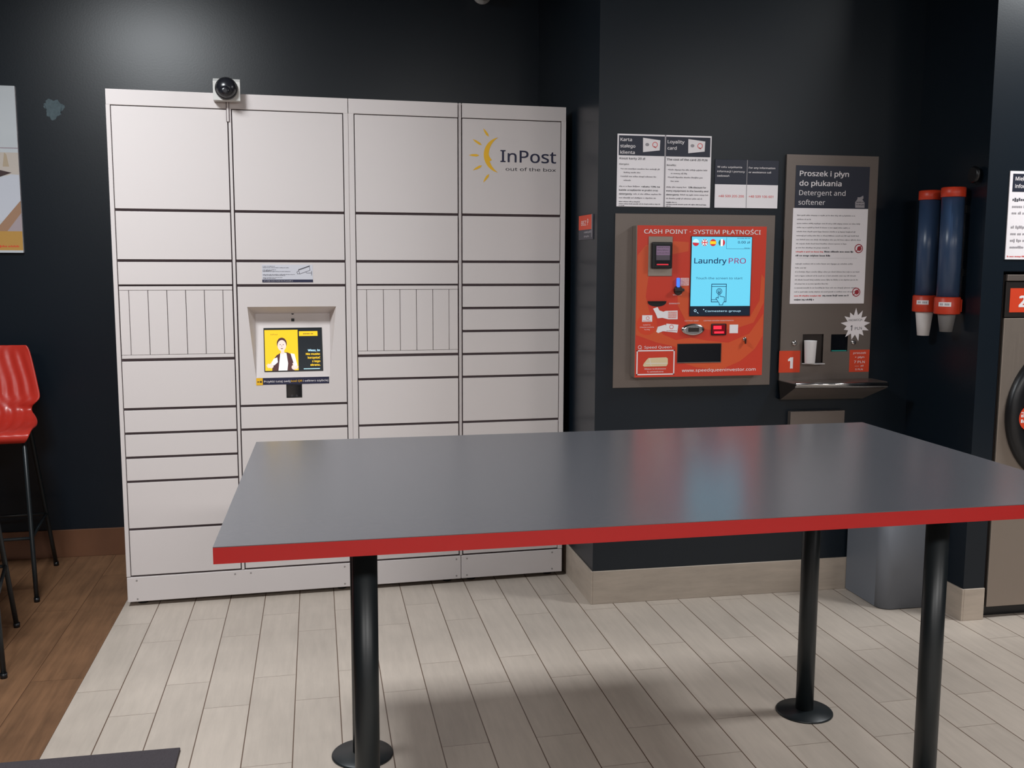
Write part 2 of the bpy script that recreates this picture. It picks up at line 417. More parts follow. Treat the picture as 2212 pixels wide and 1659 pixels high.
mA = thing('parcel_locker', 'wide beige parcel locker module with a lit screen, left of the narrower modules', 'parcel locker', L2W(0, 0, 0), LA, LABEL_GROUP)
bp = locker_shell(mA, 0, 1.031, [(0, .0175), (.5070, .5190), (1.0095, 1.031)], hole=(.54, .99, 1.0, 1.40))
screws(bp, [(.043, .122), (.044, .035), (.476, .122), (.547, .122), (.981, .122), (.981, .038)])
c1 = (.0195, .5035)
column(mA, *c1, [19, 15, 13, 12]); narrow_doors(mA, *c1, .061, .0799); column(mA, *c1, [9, 7, 6, 5, 4, 2, 0])
c2 = (.5225, 1.0065)
column(mA, *c2, [19, 15, 13, 12]); column(mA, *c2, [7, 6, 4, 3, 2, 0])
# terminal panel with its recess
b = MB()
xa, xb, za, zb = c2[0]+.002, c2[1]-.002, zj(7)+GAP-.001, zj(12)-GAP-.001
o = [(.565, 1.363), (.962, 1.363), (.928, 1.039), (.595, 1.039)]     # outer mouth TL TR BR BL
D = .085
i_ = [(.599, D, 1.327), (.937, D, 1.327), (.930, .004, 1.040), (.596, .004, 1.040)]
f3 = lambda p: (p[0], 0.0, p[1])
b.face([(xa, 0, zb), (xa, 0, za), f3(o[3]), f3(o[0])], LOCK); b.face([(xb, 0, za), (xb, 0, zb), f3(o[1]), f3(o[2])], LOCK)
b.face([(xa, 0, zb), f3(o[0]), f3(o[1]), (xb, 0, zb)], LOCK); b.face([(xa, 0, za), (xb, 0, za), f3(o[2]), f3(o[3])], LOCK)
b.face([f3(o[0]), i_[0], i_[1], f3(o[1])], LOCK); b.face([f3(o[0]), f3(o[3]), i_[3], i_[0]], LOCK)
b.face([f3(o[1]), i_[1], i_[2], f3(o[2])], LOCK); b.face([f3(o[3]), f3(o[2]), i_[2], i_[3]], LOCK)
b.face([i_[3], i_[2], i_[1], i_[0]], LOCK)
for p, q in (((xa, zb), (xb, zb)), ((xb, zb), (xb, za)), ((xb, za), (xa, za)), ((xa, za), (xa, zb))):
    b.face([(p[0], 0, p[1]), (q[0], 0, q[1]), (q[0], .016, q[1]), (p[0], .016, p[1])], LOCK)
term = b.build('terminal_panel', mA)
# tilted plane of the recess: depth as a function of height
tilt = lambda z: .004+(z-1.040)*(D-.004)/(1.327-1.040)
def tiltmat():
    # local panel (x, y out, z along slope) -> locker space, origin at x=0, z=1.040
    s = Vector((0, D-.004, .287)); L = s.length; s /= L; n = Vector((0, s.z, -s.y))
    return Matrix(((1, 0, 0, 0), (0, n.y, s.y, .004), (0, n.z, s.z, 1.040), (0, 0, 0, 1))), L
TM, TL_ = tiltmat(); ks = TL_/.287
zz = lambda z: (z-1.040)*ks
class Tilt(MB):
    def build(s, name, parent=None, loc=None):
        for v in s.bm.verts: v.co = TM @ v.co
        return MB.build(s, name, parent, loc)
b = Tilt(); b.box(.633, .899, -.002, .01, zz(1.063), zz(1.262), BLACK, .001, 1); sc_o = b.build('touchscreen', mA)
b = Tilt(); y = -.0026; X0, X1, XM, ZT, ZB = .637, .895, .787, 1.252, 1.068
b.rect(X0, X1, zz(ZB), zz(1.259), y, SC_DARK)
b.rect(X0, XM, zz(ZB), zz(ZT), y-.0003, SC_YEL)
y -= .0006
# advert figure on the lit screen: person in a dark jacket and white shirt with open hands
b.poly([(.668, zz(ZB)), (.672, zz(1.115)), (.690, zz(1.138)), (.712, zz(1.150)), (.738, zz(1.150)), (.758, zz(1.140)), (.768, zz(1.10)), (.768, zz(ZB))], y, SC_BROWN)
b.poly([(.696, zz(ZB)), (.706, zz(1.146)), (.722, zz(1.150)), (.734, zz(1.146)), (.740, zz(1.10)), (.736, zz(ZB))], y-.0003, SC_WHITE)
b.poly([(.663, zz(1.098)), (.676, zz(1.122)), (.692, zz(1.128)), (.694, zz(1.106)), (.678, zz(1.092))], y-.0004, SC_WHITE)
b.poly([(.752, zz(1.145)), (.770, zz(1.142)), (.782, zz(1.09)), (.772, zz(1.076)), (.762, zz(1.11))], y-.0004, SC_WHITE)
def printed_hand(cx, cz, sx):
    b.disc(cx, zz(cz), .0105, y-.0004, SC_SKIN, 20, rz=.0115)
    for a, L in ((148, .016), (170, .019), (192, .018), (214, .0145)):
        a = math.radians(a); ex, ez = cx+sx*math.cos(a)*L, zz(cz)-math.sin(a)*L*-1
        b.stroke([(cx+sx*math.cos(a)*.007, zz(cz)+math.sin(a)*.007), (ex, ez)], .0046, y-.0005, SC_SKIN); b.disc(ex, ez, .0023, y-.0005, SC_SKIN, 10)
    b.stroke([(cx, zz(cz)+.006), (cx+sx*.004, zz(cz)+.018)], .005, y-.0005, SC_SKIN); b.disc(cx+sx*.004, zz(cz)+.018, .0025, y-.0005, SC_SKIN, 10)
printed_hand(.664, 1.090, 1); printed_hand(.766, 1.082, -1)
b.rect(.709, .724, zz(1.142), zz(1.162), y-.0004, SC_SKIN)
b.disc(.714, zz(1.190), .0225, y-.0005, SC_BROWN, rz=.028); b.disc(.714, zz(1.181), .0195, y-.0006, SC_SKIN, rz=.026)
b.disc(.7065, zz(1.185), .0022, y-.0007, SC_BROWN, 10); b.disc(.7205, zz(1.185), .0022, y-.0007, SC_BROWN, 10)
b.stroke([(.7135, zz(1.183)), (.7145, zz(1.177)), (.7125, zz(1.176))], .0012, y-.0007, SC_BROWN)
b.poly([(.708, zz(1.170)), (.714, zz(1.1685)), (.720, zz(1.170)), (.717, zz(1.1655)), (.711, zz(1.1655))], y-.0007, SC_BROWN)
b.text('InPost', .664, zz(1.229), .007, y-.0004, SC_BROWN, w=.032)
b.rect(.793, .878, zz(1.223), zz(1.245), y-.0003, SC_YEL); b.lines(.812, .856, zz(1.231), .006, y-.0006, SC_BROWN)
for k, (t, m) in enumerate((('Wiesz, że', SC_ICE), ('Nie musisz', SC_YEL), ('korzystać', SC_YEL), ('z tego', SC_YEL), ('ekranu.', SC_YEL))):
    b.text(t, .886, zz(1.153-.0165*k), .0115, y-.0003, m, al='R', bold=.05)
b.rect(.810, .884, zz(1.072), zz(1.0755), y-.0003, SC_ICE)
b.build('screen_picture', sc_o)
b = Tilt(); b.lathe([(.006, 0), (.006, .0015)], BLACK, 16, (.767, 0, zz(1.3275)), 'Y'); b.build('camera_lens', mA)
b = Tilt(); b.box(.760, .774, -.0015, .003, zz(1.291), zz(1.3045), BLACK, .0005, 1); b.build('proximity_sensor', mA)
b = MB(); b.box(.596, .924, -.0012, .001, 1.006, 1.037, NAVY); b.rect(.5955, .6245, 1.0045, 1.0375, -.0016, YELLOW)
b.rect(.600, .609, 1.018, 1.022, -.0020, INK); b.rect(.612, .620, 1.016, 1.024, -.0020, INK)
b.text('Przyłóż tutaj swój', .630, 1.0165, .0105, -.0017, WHITE, w=.118, bold=.01); b.text('kod QR', .752, 1.0165, .0105, -.0017, YELLOW, w=.050, bold=.01)
b.text('i odbierz szybciej', .806, 1.0165, .0105, -.0017, WHITE, w=.114, bold=.01); part_label(b.build('instruction_strip', mA), 'navy strip with a yellow end and white writing')
b = MB(); b.box(.729, .8, -.002, .001, .943, 1.006, BLACK, .001, 1); b.box(.734, .795, -.0022, -.0019, .950, 1.001, GLASSBLK)
b.ring(.754, .952, .004, .001, -.0025, DKGREYINK, 12); b.ring(.775, .952, .004, .001, -.0025, DKGREYINK, 12)
b.build('code_scanner', mA)
# surveillance notice stuck on the door above the terminal
b = MB(); y = -.0012; b.box(.634, .860, -.001, .0005, 1.474, 1.5535, mat('notice_grey', (206, 206, 214), rough=.5))
b.rect(.634, .860, 1.474, 1.4865, y-.0002, NAVY); b.lines(.640, .768, 1.4785, .004, y-.0005, GREYINK)
for z, w_, in ((1.545, .055), (1.539, .115), (1.529, .06), (1.525, .04), (1.5215, .125), (1.508, .14), (1.504, .10), (1.494, .085), (1.490, .055)): b.lines(.637, .637+w_, z, .0028, y-.0003, DKGREYINK)
cc = lambda u, v: (.822+u*math.cos(.35)-v*math.sin(.35), 1.529+u*math.sin(.35)+v*math.cos(.35))
b.stroke([cc(-.026, -.009), cc(.024, -.009), cc(.027, .008), cc(-.024, .009), cc(-.026, -.009)], .0018, y-.0003, DKGREYINK)
b.stroke([cc(-.024, .011), cc(.03, .0105)], .003, y-.0003, DKGREYINK); b.stroke([cc(-.026, -.007), cc(-.035, -.005), cc(-.034, .004), cc(-.026, .006)], .0018, y-.0003, DKGREYINK)
b.stroke([cc(.004, -.009), (.832, 1.516), (.852, 1.516)], .0018, y-.0003, DKGREYINK); b.stroke([(.854, 1.506), (.854, 1.525)], .002, y-.0003, DKGREYINK)
b.build('surveillance_notice', mA)

mB = thing('parcel_locker', 'narrow beige parcel locker module, middle one, between the screen module and the logo module', 'parcel locker', L2W(0, 0, 0), LA, LABEL_GROUP)
bp = locker_shell(mB, 1.032, 1.5465, [(1.032, 1.0565), (1.5415, 1.5465)], hx1=1.5365, tall=(1,))
screws(bp, [(1.075, .122), (1.075, .038), (1.523, .122), (1.523, .038)])
c3 = (1.059, 1.5365)
column(mB, *c3, [19, 15, 13, 12]); narrow_doors(mB, *c3, 1.1040, .0777); column(mB, *c3, [9, 8, 6, 4, 3, 2, 0])
mC = thing('parcel_locker', 'narrow beige parcel locker module with yellow sun logo on its top door', 'parcel locker', L2W(0, 0, 0), LA, LABEL_GROUP)
bp = locker_shell(mC, 1.5475, 2.063, [(1.5475, 1.5525), (2.0400, 2.063)], hx0=1.5575, tall=(0,))
screws(bp, [(1.575, .122), (1.575, .038), (2.010, .124), (2.010, .040)])
c4 = (1.5575, 2.0375)
column(mC, *c4, [19, 15, 13, 12, 11, 10, 9, 8, 6, 4, 2, 0])
# logo on the top door: crescent with nose, five rays, two lines of writing
b = MB(); y = -.0008; cx_, cz_, R1 = 1.7445, 2.0695, .0845
pts = []
for k in range(25):
    a = math.radians(93+(267-93)*k/24); pts.append((cx_+R1*math.cos(a), cz_+(R1-.002)*math.sin(a)))
c2x, R2 = 1.782, .098
inner = []
a0 = math.atan2(pts[-1][1]-cz_, pts[-1][0]-c2x); a1 = math.atan2(pts[0][1]-cz_, pts[0][0]-c2x)
for k in range(1, 24):
    a = a0+(a1+2*PI-a0 if a1 < a0 else a1-a0)*k/24
    if a0 < 0: a = (a0+2*PI)+(a1-(a0+2*PI))*k/24
    p = (c2x+R2*math.cos(a), cz_+R2*math.sin(a)*.98)
    inner.append(p)
# pull a small nose out of the inner edge
inner = [p for p in inner if not (2.040 < p[1] < 2.062)]
j = next(k for k, p in enumerate(inner) if p[1] >= 2.062)
inner[j:j] = [(1.687, 2.039), (1.699, 2.0455), (1.688, 2.060)]
b.poly(pts+inner, y, YELLOW)
for (xa_, za_), (xb_, zb_) in (((1.657, 2.191), (1.684, 2.153)), ((1.606, 2.140), (1.651, 2.113)), ((1.588, 2.066), (1.639, 2.066)), ((1.607, 1.996), (1.652, 2.020)), ((1.657, 1.941), (1.686, 1.981))):
    dx, dz = xb_-xa_, zb_-za_; L = math.hypot(dx, dz); nx, nz = -dz/L*.0055, dx/L*.0055
    b.poly([(xa_, za_), (xa_+dx*.35-nx*.8, za_+dz*.35-nz*.8), (xa_+dx*.75-nx, za_+dz*.75-nz), (xb_, zb_), (xa_+dx*.75+nx, za_+dz*.75+nz), (xa_+dx*.35+nx*.8, za_+dz*.35+nz*.8)], y, YELLOW)
b.text('InPost', 1.741, 2.0385, .068, y, NAVY, w=.272, bold=.012); b.text('out of the box', 1.766, 1.999, .0185, y, INK, w=.247, bold=.004)
part_label(b.build('logo', mC), 'yellow crescent sun logo with dark writing')

# camera on its bracket at the locker's top edge
t = thing('security_camera', 'black dome security camera on a white bracket at the top edge of the beige locker', 'security camera', L2W(.5, -.03, 2.31), LA)
b = MB(); b.prism([(-.052, .0265, -.046), (-.052, -.024, -.046), (-.052, -.024, .034), (-.052, .004, .050), (-.052, .0265, .050)], (.114, 0, 0), PORC, .0015); b.build('bracket', t)
b = MB(); b.lathe([(.047, .0), (.048, .004), (.047, .012), (.044, .018)], BLACK, 36, (.004, -.0242, .004), 'Y'); b.build('camera_base', t)
b = MB(); b.lathe([(.043*math.cos(a), .018+.036*math.sin(a)) for a in [PI/2*k/10 for k in range(10)]]+[(.0005, .054)], DOME, 36, (.004, -.0242, .004), 'Y'); dm = b.build('dome', t)
b = MB(); b.lathe([(.012, 0), (.020, .004), (.020, .010), (.008, .014)], DOME, 24, (.0, -.068, -.012), 'Y'); b.build('lens', dm)
b = MB(); b.box(.0015, .0095, .0235, .0270, -.130, -.046, LOCK, .0012, 1); b.box(-.0015, .0125, .0255, .0275, -.130, -.046, LOCKDK); b.build('cable_duct', t)

# ------------------------------------------------------------------ the long table
TZ, TT = .98, .037
corner = [(.648, -2.559), (2.864, -2.526), (2.868, -1.286), (.668, -1.318)]
t = thing('folding_table', 'long grey laundry folding table with a red front edge and black legs', 'table', (1.762, -1.922, 0))
ox, oy = 1.762, -1.922
b = MB(); b.prism([(x-ox, y-oy, TZ-.0015) for x, y in corner], (0, 0, .0015), TABLE); top = b.build('tabletop', t)
def inset(d):
    c = [(1, 1), (-1, 1), (-1, -1), (1, -1)]
    return [(x-ox+d*a, y-oy+d*e) for (x, y), (a, e) in zip(corner, c)]
b = MB(); b.prism([(x, y, TZ-TT+.0005) for x, y in inset(.003)], (0, 0, TT-.0025), mat('grey_board', (96, 96, 98), rough=.6)); b.build('core_board', t)
b = MB(); O_, I_ = inset(0), inset(.0028)
for k in range(4):
    j = (k+1) % 4; (xa, ya), (xb, yb), (xc, yc), (xd, yd) = O_[k], O_[j], I_[j], I_[k]; z0_, z1_ = TZ-TT, TZ-.0017
    b.face([(xa, ya, z0_), (xb, yb, z0_), (xb, yb, z1_), (xa, ya, z1_)], REDEDGE); b.face([(xa, ya, z1_), (xb, yb, z1_), (xc, yc, z1_), (xd, yd, z1_)], REDEDGE)
    b.face([(xa, ya, z0_), (xd, yd, z0_), (xc, yc, z0_), (xb, yb, z0_)], REDEDGE); b.face([(xd, yd, z0_), (xd, yd, z1_), (xc, yc, z1_), (xc, yc, z0_)], REDEDGE)
part_label(b.build('edge_band', t), 'red edge of the tabletop')
def table_leg(x, y):
    b = MB(); b.lathe([(.0305, .012), (.0305, TZ-TT-.012)], BLACKM, 32, (x-ox, y-oy, 0)); leg = b.build('leg', t)
    b = MB(); b.lathe([(.098, 0), (.098, .004), (.095, .0075), (.040, .011), (.0315, .014)], BLACKM, 40, (x-ox, y-oy, 0)); b.build('foot_plate', leg)
    b = MB(); b.lathe([(.032, TZ-TT-.03), (.055, TZ-TT-.006), (.055, TZ-TT-.0005)], BLACKM, 32, (x-ox, y-oy, 0)); b.build('mounting_plate', leg)
for q in ((.972, -2.31), (2.515, -2.29), (2.532, -1.563), (.988, -1.589)): table_leg(*q)

# ------------------------------------------------------------------ notices on the payment wall
YW = FACE
def loyalty():
    x0, z0 = 2.183, 1.815; W_, H_ = .437, .315
    t = thing('notice_board', 'white two-column loyalty card notice with dark headings, above the payment terminal', 'notice', (x0, YW, z0))
    b = MB(); b.box(0, W_, -.004, 0, 0, H_, PAPER, .0006, 1); bd = b.build('board', t)
    b = MB(); y = -.0046; xm = .2205
    b.rect(.006, xm-.004, .2225, H_-.007, y, SIGNDARK); b.rect(xm+.003, W_-.006, .2225, H_-.007, y, SIGNDARK); b.rect(xm-.0035, xm+.0025, .0, H_, y-.0002, GREYINK)
    for k, s_ in enumerate(('Karta', 'stałego', 'klienta')): b.text(s_, .013, .284-.0275*k, .0165, y-.0004, WHITE, bold=.02, w=(.052, .068, .066)[k])
    for k, s_ in enumerate(('Loyality', 'card')): b.text(s_, xm+.010, .2795-.0275*k, .0165, y-.0004, WHITE, bold=.02, w=(.078, .042)[k])
    for cx in (.116, xm+.106):
        b.poly([(cx, .300), (cx+.080, .291), (cx+.078, .247), (cx+.001, .238)], y-.0004, WHITE); b.ring(cx+.056, .271, .0125, .003, y-.0007, REDINK, 20)
        b.stroke([(cx+.053, .264), (cx+.060, .257)], .003, y-.0007, REDINK); b.disc(cx+.020, .271, .009, y-.0007, GREYINK, 14, rz=.007)
    for cx, ttl, ben, bold in ((.010, 'Koszt karty 20 zł', 'Korzyści:', ('rabatu 10% na', 'każde urządzenie w pralni oraz', 'detergenty')),
                               (xm+.008, 'The cost of the card 20 PLN', 'Benefits:', ('10% discount for', 'every equipment in the laundry and', 'detergents'))):
        rd = random.Random(int(cx*1000)); tw = .118 if cx < .1 else .190
        b.text(ttl, cx, .205, .011, y, INK, w=tw, bold=.015); b.text(ben, cx, .181, .0085, y, INK, w=.044, bold=.01)
        for z, a, f in ((.162, .012, .96), (.146, .020, .42), (.129, .012, .85), (.112, .020, .20)): b.lines(cx+a, cx+.196, z, .0055, y, GREYINK, rd, f)
        b.disc(cx+.008, .165, .0018, y, INK, 8); b.disc(cx+.008, .132, .0018, y, INK, 8)
        b.lines(cx, cx+.098, .086, .0055, y, GREYINK, rd); b.text(bold[0], cx+.103, .085, .0085, y, INK, w=.085, bold=.02)
        b.text(bold[1], cx, .069, .0085, y, INK, w=.180 if cx < .1 else .198, bold=.02); b.text(bold[2], cx, .052, .0085, y, INK, w=.06, bold=.02)
        b.lines(cx+.066, cx+.196, .053, .0055, y, GREYINK, rd); b.lines(cx, cx+.170, .036, .0055, y, GREYINK, rd)
        b.lines(cx, cx+.095 if cx < .1 else cx+.05, .020, .0038, y, DKGREYINK, rd); b.lines(cx, cx+.19, .0105, .0038, y, DKGREYINK, rd); b.lines(cx, cx+.022, .0025, .0036, y, DKGREYINK, rd)
    b.build('print', bd)
loyalty()
def hotline():
    x0, z0 = 2.640, 1.815; W_, H_ = .306, .215
    t = thing('notice_board', 'small dark and white notice with red telephone numbers, right of the loyalty notice', 'notice', (x0, YW, z0))
    b = MB(); b.box(0, W_, -.004, 0, 0, H_, SIGNDARK, .0006, 1); bd = b.build('board', t)
    b = MB(); y = -.0046; b.rect(.001, W_-.001, .001, .105, y, PAPER); b.rect(.1515, .1545, .0, H_, y-.0002, GREYINK)
    for k, (s_, w_) in enumerate((('W celu uzyskania', .118), ('informacji i pomocy', .132), ('zadzwoń', .058))): b.text(s_, .010, .178-.0195*k, .0095, y, WHITE, w=w_, bold=.02)
    for k, (s_, w_) in enumerate((('For any information', .128), ('or assistance call', .108))): b.text(s_, .161, .177-.0195*k, .0095, y, WHITE, w=w_, bold=.02)
    b.text('+48 509 205 200', .019, .048, .0125, y-.0004, REDINK, w=.122, bold=.015); b.text('+48 509 106 601', .164, .048, .0125, y-.0004, REDINK, w=.120, bold=.015)
    b.build('print', bd)
hotline()

# ------------------------------------------------------------------ payment terminal
px0, pz0 = 2.178, 1.0055
t = thing('payment_terminal', 'orange-red cash point payment terminal with a lit blue screen on a steel backplate', 'payment terminal', (px0, YW, pz0))
b = MB(); b.box(0, .760, -.005, 0, 0, .780, STEEL, .0015, 1); b.build('backplate', t)
X = lambda x: x-px0
Zc = lambda z: z-pz0
ax0, ax1, az0, az1 = X(2.261), X(2.869), Zc(1.059), Zc(1.7315)
YO = -.066
b = MB(); b.box(ax0-.002, ax1, YO+.002, -.005, az0-.001, az1, STEELV, .002, 1); b.box(ax0, ax1, YO, YO+.003, az0, az1, ORANGE, .0008, 1)
for cx, cz, r in ((2.43, 1.36, .20), (2.74, 1.42, .145)):                   # tinted circles of the printed pattern
    P = []
    for k in range(48):
        a = 2*PI*k/48; P.append((min(max(X(cx)+r*math.cos(a)*1.0, ax0+.001), ax1-.001), min(max(Zc(cz)+r*math.sin(a), az0+.001), az1-.001)))
    if cx > 2.5: continue
# broad orange swirl bands
sw = [(2.263, 1.60), (2.30, 1.645), (2.40, 1.665), (2.50, 1.66), (2.50, 1.62), (2.42, 1.605), (2.35, 1.57), (2.315, 1.50), (2.305, 1.42), (2.33, 1.33), (2.39, 1.25), (2.45, 1.225), (2.52, 1.235), (2.60, 1.22), (2.70, 1.21), (2.80, 1.25), (2.866, 1.34), (2.866, 1.24), (2.83, 1.18), (2.76, 1.125), (2.66, 1.085), (2.55, 1.10), (2.46, 1.13), (2.45, 1.195), (2.36, 1.215), (2.262, 1.25)]
b.poly([(X(x), Zc(z)) for x, z in sw], YO-.0004, ORANGE2)
b.poly([(X(x), Zc(z)) for x, z in ((2.47, 1.50), (2.505, 1.46), (2.505, 1.34), (2.60, 1.325), (2.80, 1.325), (2.845, 1.40), (2.85, 1.52), (2.866, 1.50), (2.866, 1.39), (2.82, 1.30), (2.72, 1.27), (2.60, 1.27), (2.50, 1.30), (2.455, 1.38), (2.452, 1.45))], YO-.0004, ORANGE2)
box = b.build('housing', t)
b = MB(); y = YO-.0007
b.text('CASH POINT · SYSTEM PŁATNOŚCI', X(2.292), Zc(1.6965), .0225, y, WHITE, w=.548, bold=.012)
b.text('www.speedqueeninvestor.com', X(2.482), Zc(1.0805), .0165, y, WHITE, w=.355, bold=.008)
b.ring(X(2.282), Zc(1.1945), .0085, .002, y, WHITE, 18); b.stroke([(X(2.283), Zc(1.191)), (X(2.290), Zc(1.185))], .002, y, WHITE)
b.text('Speed Queen', X(2.303), Zc(1.1885), .0135, y, WHITE, w=.128)
for a_, c_, d_, e_ in ((2.268, 2.446, 1.176, 1.181), (2.268, 2.446, 1.0695, 1.0745), (2.268, 2.273, 1.0695, 1.181), (2.441, 2.446, 1.0695, 1.181)): b.rect(X(a_), X(c_), Zc(d_), Zc(e_), y, WHITE)
CREAM = mat('cream_print', (222, 200, 160), rough=.5)
b.poly([(X(x), Zc(z)) for x, z in ((2.298, 1.112), (2.302, 1.122), (2.316, 1.139), (2.324, 1.146), (2.406, 1.148), (2.414, 1.143), (2.415, 1.118), (2.408, 1.108), (2.304, 1.107))], y-.0003, CREAM)
b.stroke([(X(2.312), Zc(1.122)), (X(2.410), Zc(1.121))], .002, y-.0006, WHITE); b.stroke([(X(2.328), Zc(1.144)), (X(2.336), Zc(1.112))], .002, y-.0006, WHITE)
b.text('Miejsce na drukowane', X(2.356), Zc(1.094), .0075, y, WHITE, w=.100, al='C'); b.text('Tu zaświadczenie', X(2.356), Zc(1.081), .0075, y, WHITE, w=.078, al='C')
b.text('MONETY', X(2.432), Zc(1.4245), .006, y, WHITE, w=.040); b.text('BANKNOTY', X(2.415), Zc(1.3855), .007, y, WHITE, w=.050)
b.text('CZYTNIK KART', X(2.490), Zc(1.308), .006, y, WHITE, w=.066); b.text('CZYTNIK KODÓW RABATOWYCH', X(2.580), Zc(1.308), .006, y, WHITE, w=.142)
b.disc(X(2.313), Zc(1.296), .047, y, ORANGESIGN, 36); b.rect(X(2.290), X(2.337), Zc(1.308), Zc(1.337), y-.0003, WHITE); b.ring(X(2.316), Zc(1.324), .008, .002, y-.0006, REDINK, 16)
b.lines(X(2.294), X(2.332), Zc(1.311), .003, y-.0006, REDINK)
b.text('KARTA', X(2.313), Zc(1.2915), .006, y-.0003, WHITE, w=.034, al='C'); b.text('STAŁEGO KLIENTA', X(2.313), Zc(1.281), .006, y-.0003, WHITE, w=.066, al='C'); b.text('TUTAJ', X(2.313), Zc(1.2705), .006, y-.0003, WHITE, w=.026, al='C')
# banknote and card pictograms
PINK = mat('pale_pink_print', (232, 196, 192), rough=.5)
b.poly([(X(x), Zc(z)) for x, z in ((2.340, 1.366), (2.361, 1.373), (2.370, 1.358), (2.388, 1.352), (2.400, 1.356), (2.455, 1.357), (2.456, 1.318), (2.412, 1.318), (2.385, 1.325), (2.362, 1.323), (2.352, 1.345))], y-.0003, WHITE)
b.rect(X(2.410), X(2.452), Zc(1.322), Zc(1.354), y-.0006, PINK)
for k in range(4): b.lines(X(2.413), X(2.449), Zc(1.347-.0075*k), .003, y-.0008, REDINK)
b.poly([(X(x), Zc(z)) for x, z in ((2.357, 1.263), (2.364, 1.285), (2.400, 1.295), (2.412, 1.264), (2.388, 1.265), (2.366, 1.257))], y-.0003, WHITE)
b.poly([(X(x), Zc(z)) for x, z in ((2.404, 1.299), (2.460, 1.294), (2.456, 1.258), (2.398, 1.264))], y-.0005, WHITE); b.ring(X(2.428), Zc(1.284), .010, .0025, y-.0008, REDINK, 18); b.lines(X(2.405), X(2.452), Zc(1.2655), .003, y-.0008, DKREDINK)
b.rect(X(2.466), X(2.505), Zc(1.468), Zc(1.502), y-.0003, PINK)
for k in range(5): b.lines(X(2.469), X(2.502), Zc(1.496-.006*k), .0028, y-.0006, REDINK)
b.build('printed_front', box)
# bank card reader on a steel plate
b = MB(); b.box(X(2.313), X(2.424), YO-.003, YO, Zc(1.510), Zc(1.684), STEELV, .001, 1); rp = b.build('card_reader_plate', t)
b = MB(); b.box(X(2.324), X(2.419), YO-.020, YO-.003, Zc(1.543), Zc(1.659), BLACK, .007, 3); b.box(X(2.339), X(2.410), YO-.0206, YO-.0195, Zc(1.556), Zc(1.645), GLASSBLK)
rd_ = b.build('card_reader', rp)
b = MB(); y = YO-.021; b.rect(X(2.343), X(2.406), Zc(1.602), Zc(1.642), y, SC_LILAC); b.rect(X(2.343), X(2.406), Zc(1.580), Zc(1.602), y, SC_GREY); b.rect(X(2.346), X(2.400), Zc(1.558), Zc(1.564), y, SC_RED)
for z in (1.634, 1.622, 1.610): b.lines(X(2.347), X(2.402), Zc(z), .004, y-.0003, SC_GREY)
b.build('reader_screen', rd_)
# touch screen
b = MB(); b.box(X(2.510), X(2.800), YO-.003, YO, Zc(1.331), Zc(1.6865), BLACK, .001, 1); ts = b.build('touchscreen', t)
b = MB(); y = YO-.0034; b.rect(X(2.5135), X(2.7975), Zc(1.376), Zc(1.684), y, SC_CYAN); b.rect(X(2.5135), X(2.7975), Zc(1.334), Zc(1.374), y, SC_NAVY)
y -= .0004; q = X
b.text('Laundry', q(2.527), Zc(1.5665), .029, y, SC_BLUE, w=.152, bold=.02); b.text('PRO', q(2.690), Zc(1.5665), .029, y, SC_MAG, w=.082, bold=.005)
b.text('Touch the screen to start', q(2.647), Zc(1.496), .0115, y, SC_BLUE, w=.222, al='C', bold=.005)
b.text('0.00 zł', q(2.789), Zc(1.656), .0125, y, SC_BLUE, w=.058, al='R', bold=.02); b.lines(q(2.728), q(2.790), Zc(1.677), .0035, y, SC_BLUE)
b.stroke([(q(2.677), Zc(1.682)), (q(2.677), Zc(1.632)), (q(2.79), Zc(1.632))], .0012, y, SC_BLUE); b.lines(q(2.762), q(2.790), Zc(1.634), .003, y, SC_BLUE)
for cx, kind in ((2.532, 'pl'), (2.5735, 'uk'), (2.613, 'es'), (2.654, 'ie')):
    x, z, r = q(cx), Zc(1.6585), .0155
    if kind == 'pl': b.disc(x, z, r, y, SC_RED, 20, a0=PI, a1=2*PI*.999); b.poly([(x+r*math.cos(PI*k/14), z+r*math.sin(PI*k/14)) for k in range(15)], y, SC_ICE)
    if kind == 'uk':
        b.disc(x, z, r, y, SC_BLUE, 24); b.stroke([(x-r*.7, z-r*.7), (x+r*.7, z+r*.7)], .004, y-.0003, SC_WHITE); b.stroke([(x-r*.7, z+r*.7), (x+r*.7, z-r*.7)], .004, y-.0003, SC_WHITE)
        b.rect(x-.004, x+.004, z-r, z+r, y-.0005, SC_WHITE); b.rect(x-r, x+r, z-.004, z+.004, y-.0005, SC_WHITE); b.rect(x-.0022, x+.0022, z-r, z+r, y-.0008, SC_RED); b.rect(x-r, x+r, z-.0022, z+.0022, y-.0008, SC_RED)
    if kind == 'es': b.disc(x, z, r, y, SC_RED, 24); b.rect(x-r*.9, x+r*.9, z-r*.42, z+r*.42, y-.0003, SC_YEL)
    if kind == 'ie':
        b.disc(x, z, r, y, SC_WHITE, 24)
        b.poly([(x+r*math.cos(a), z+r*math.sin(a)) for a in [math.radians(110+140*k/12) for k in range(13)]], y-.0003, SC_GREEN); b.poly([(x+r*math.cos(a), z+r*math.sin(a)) for a in [math.radians(-70+140*k/12) for k in range(13)]], y-.0003, SC_RED)
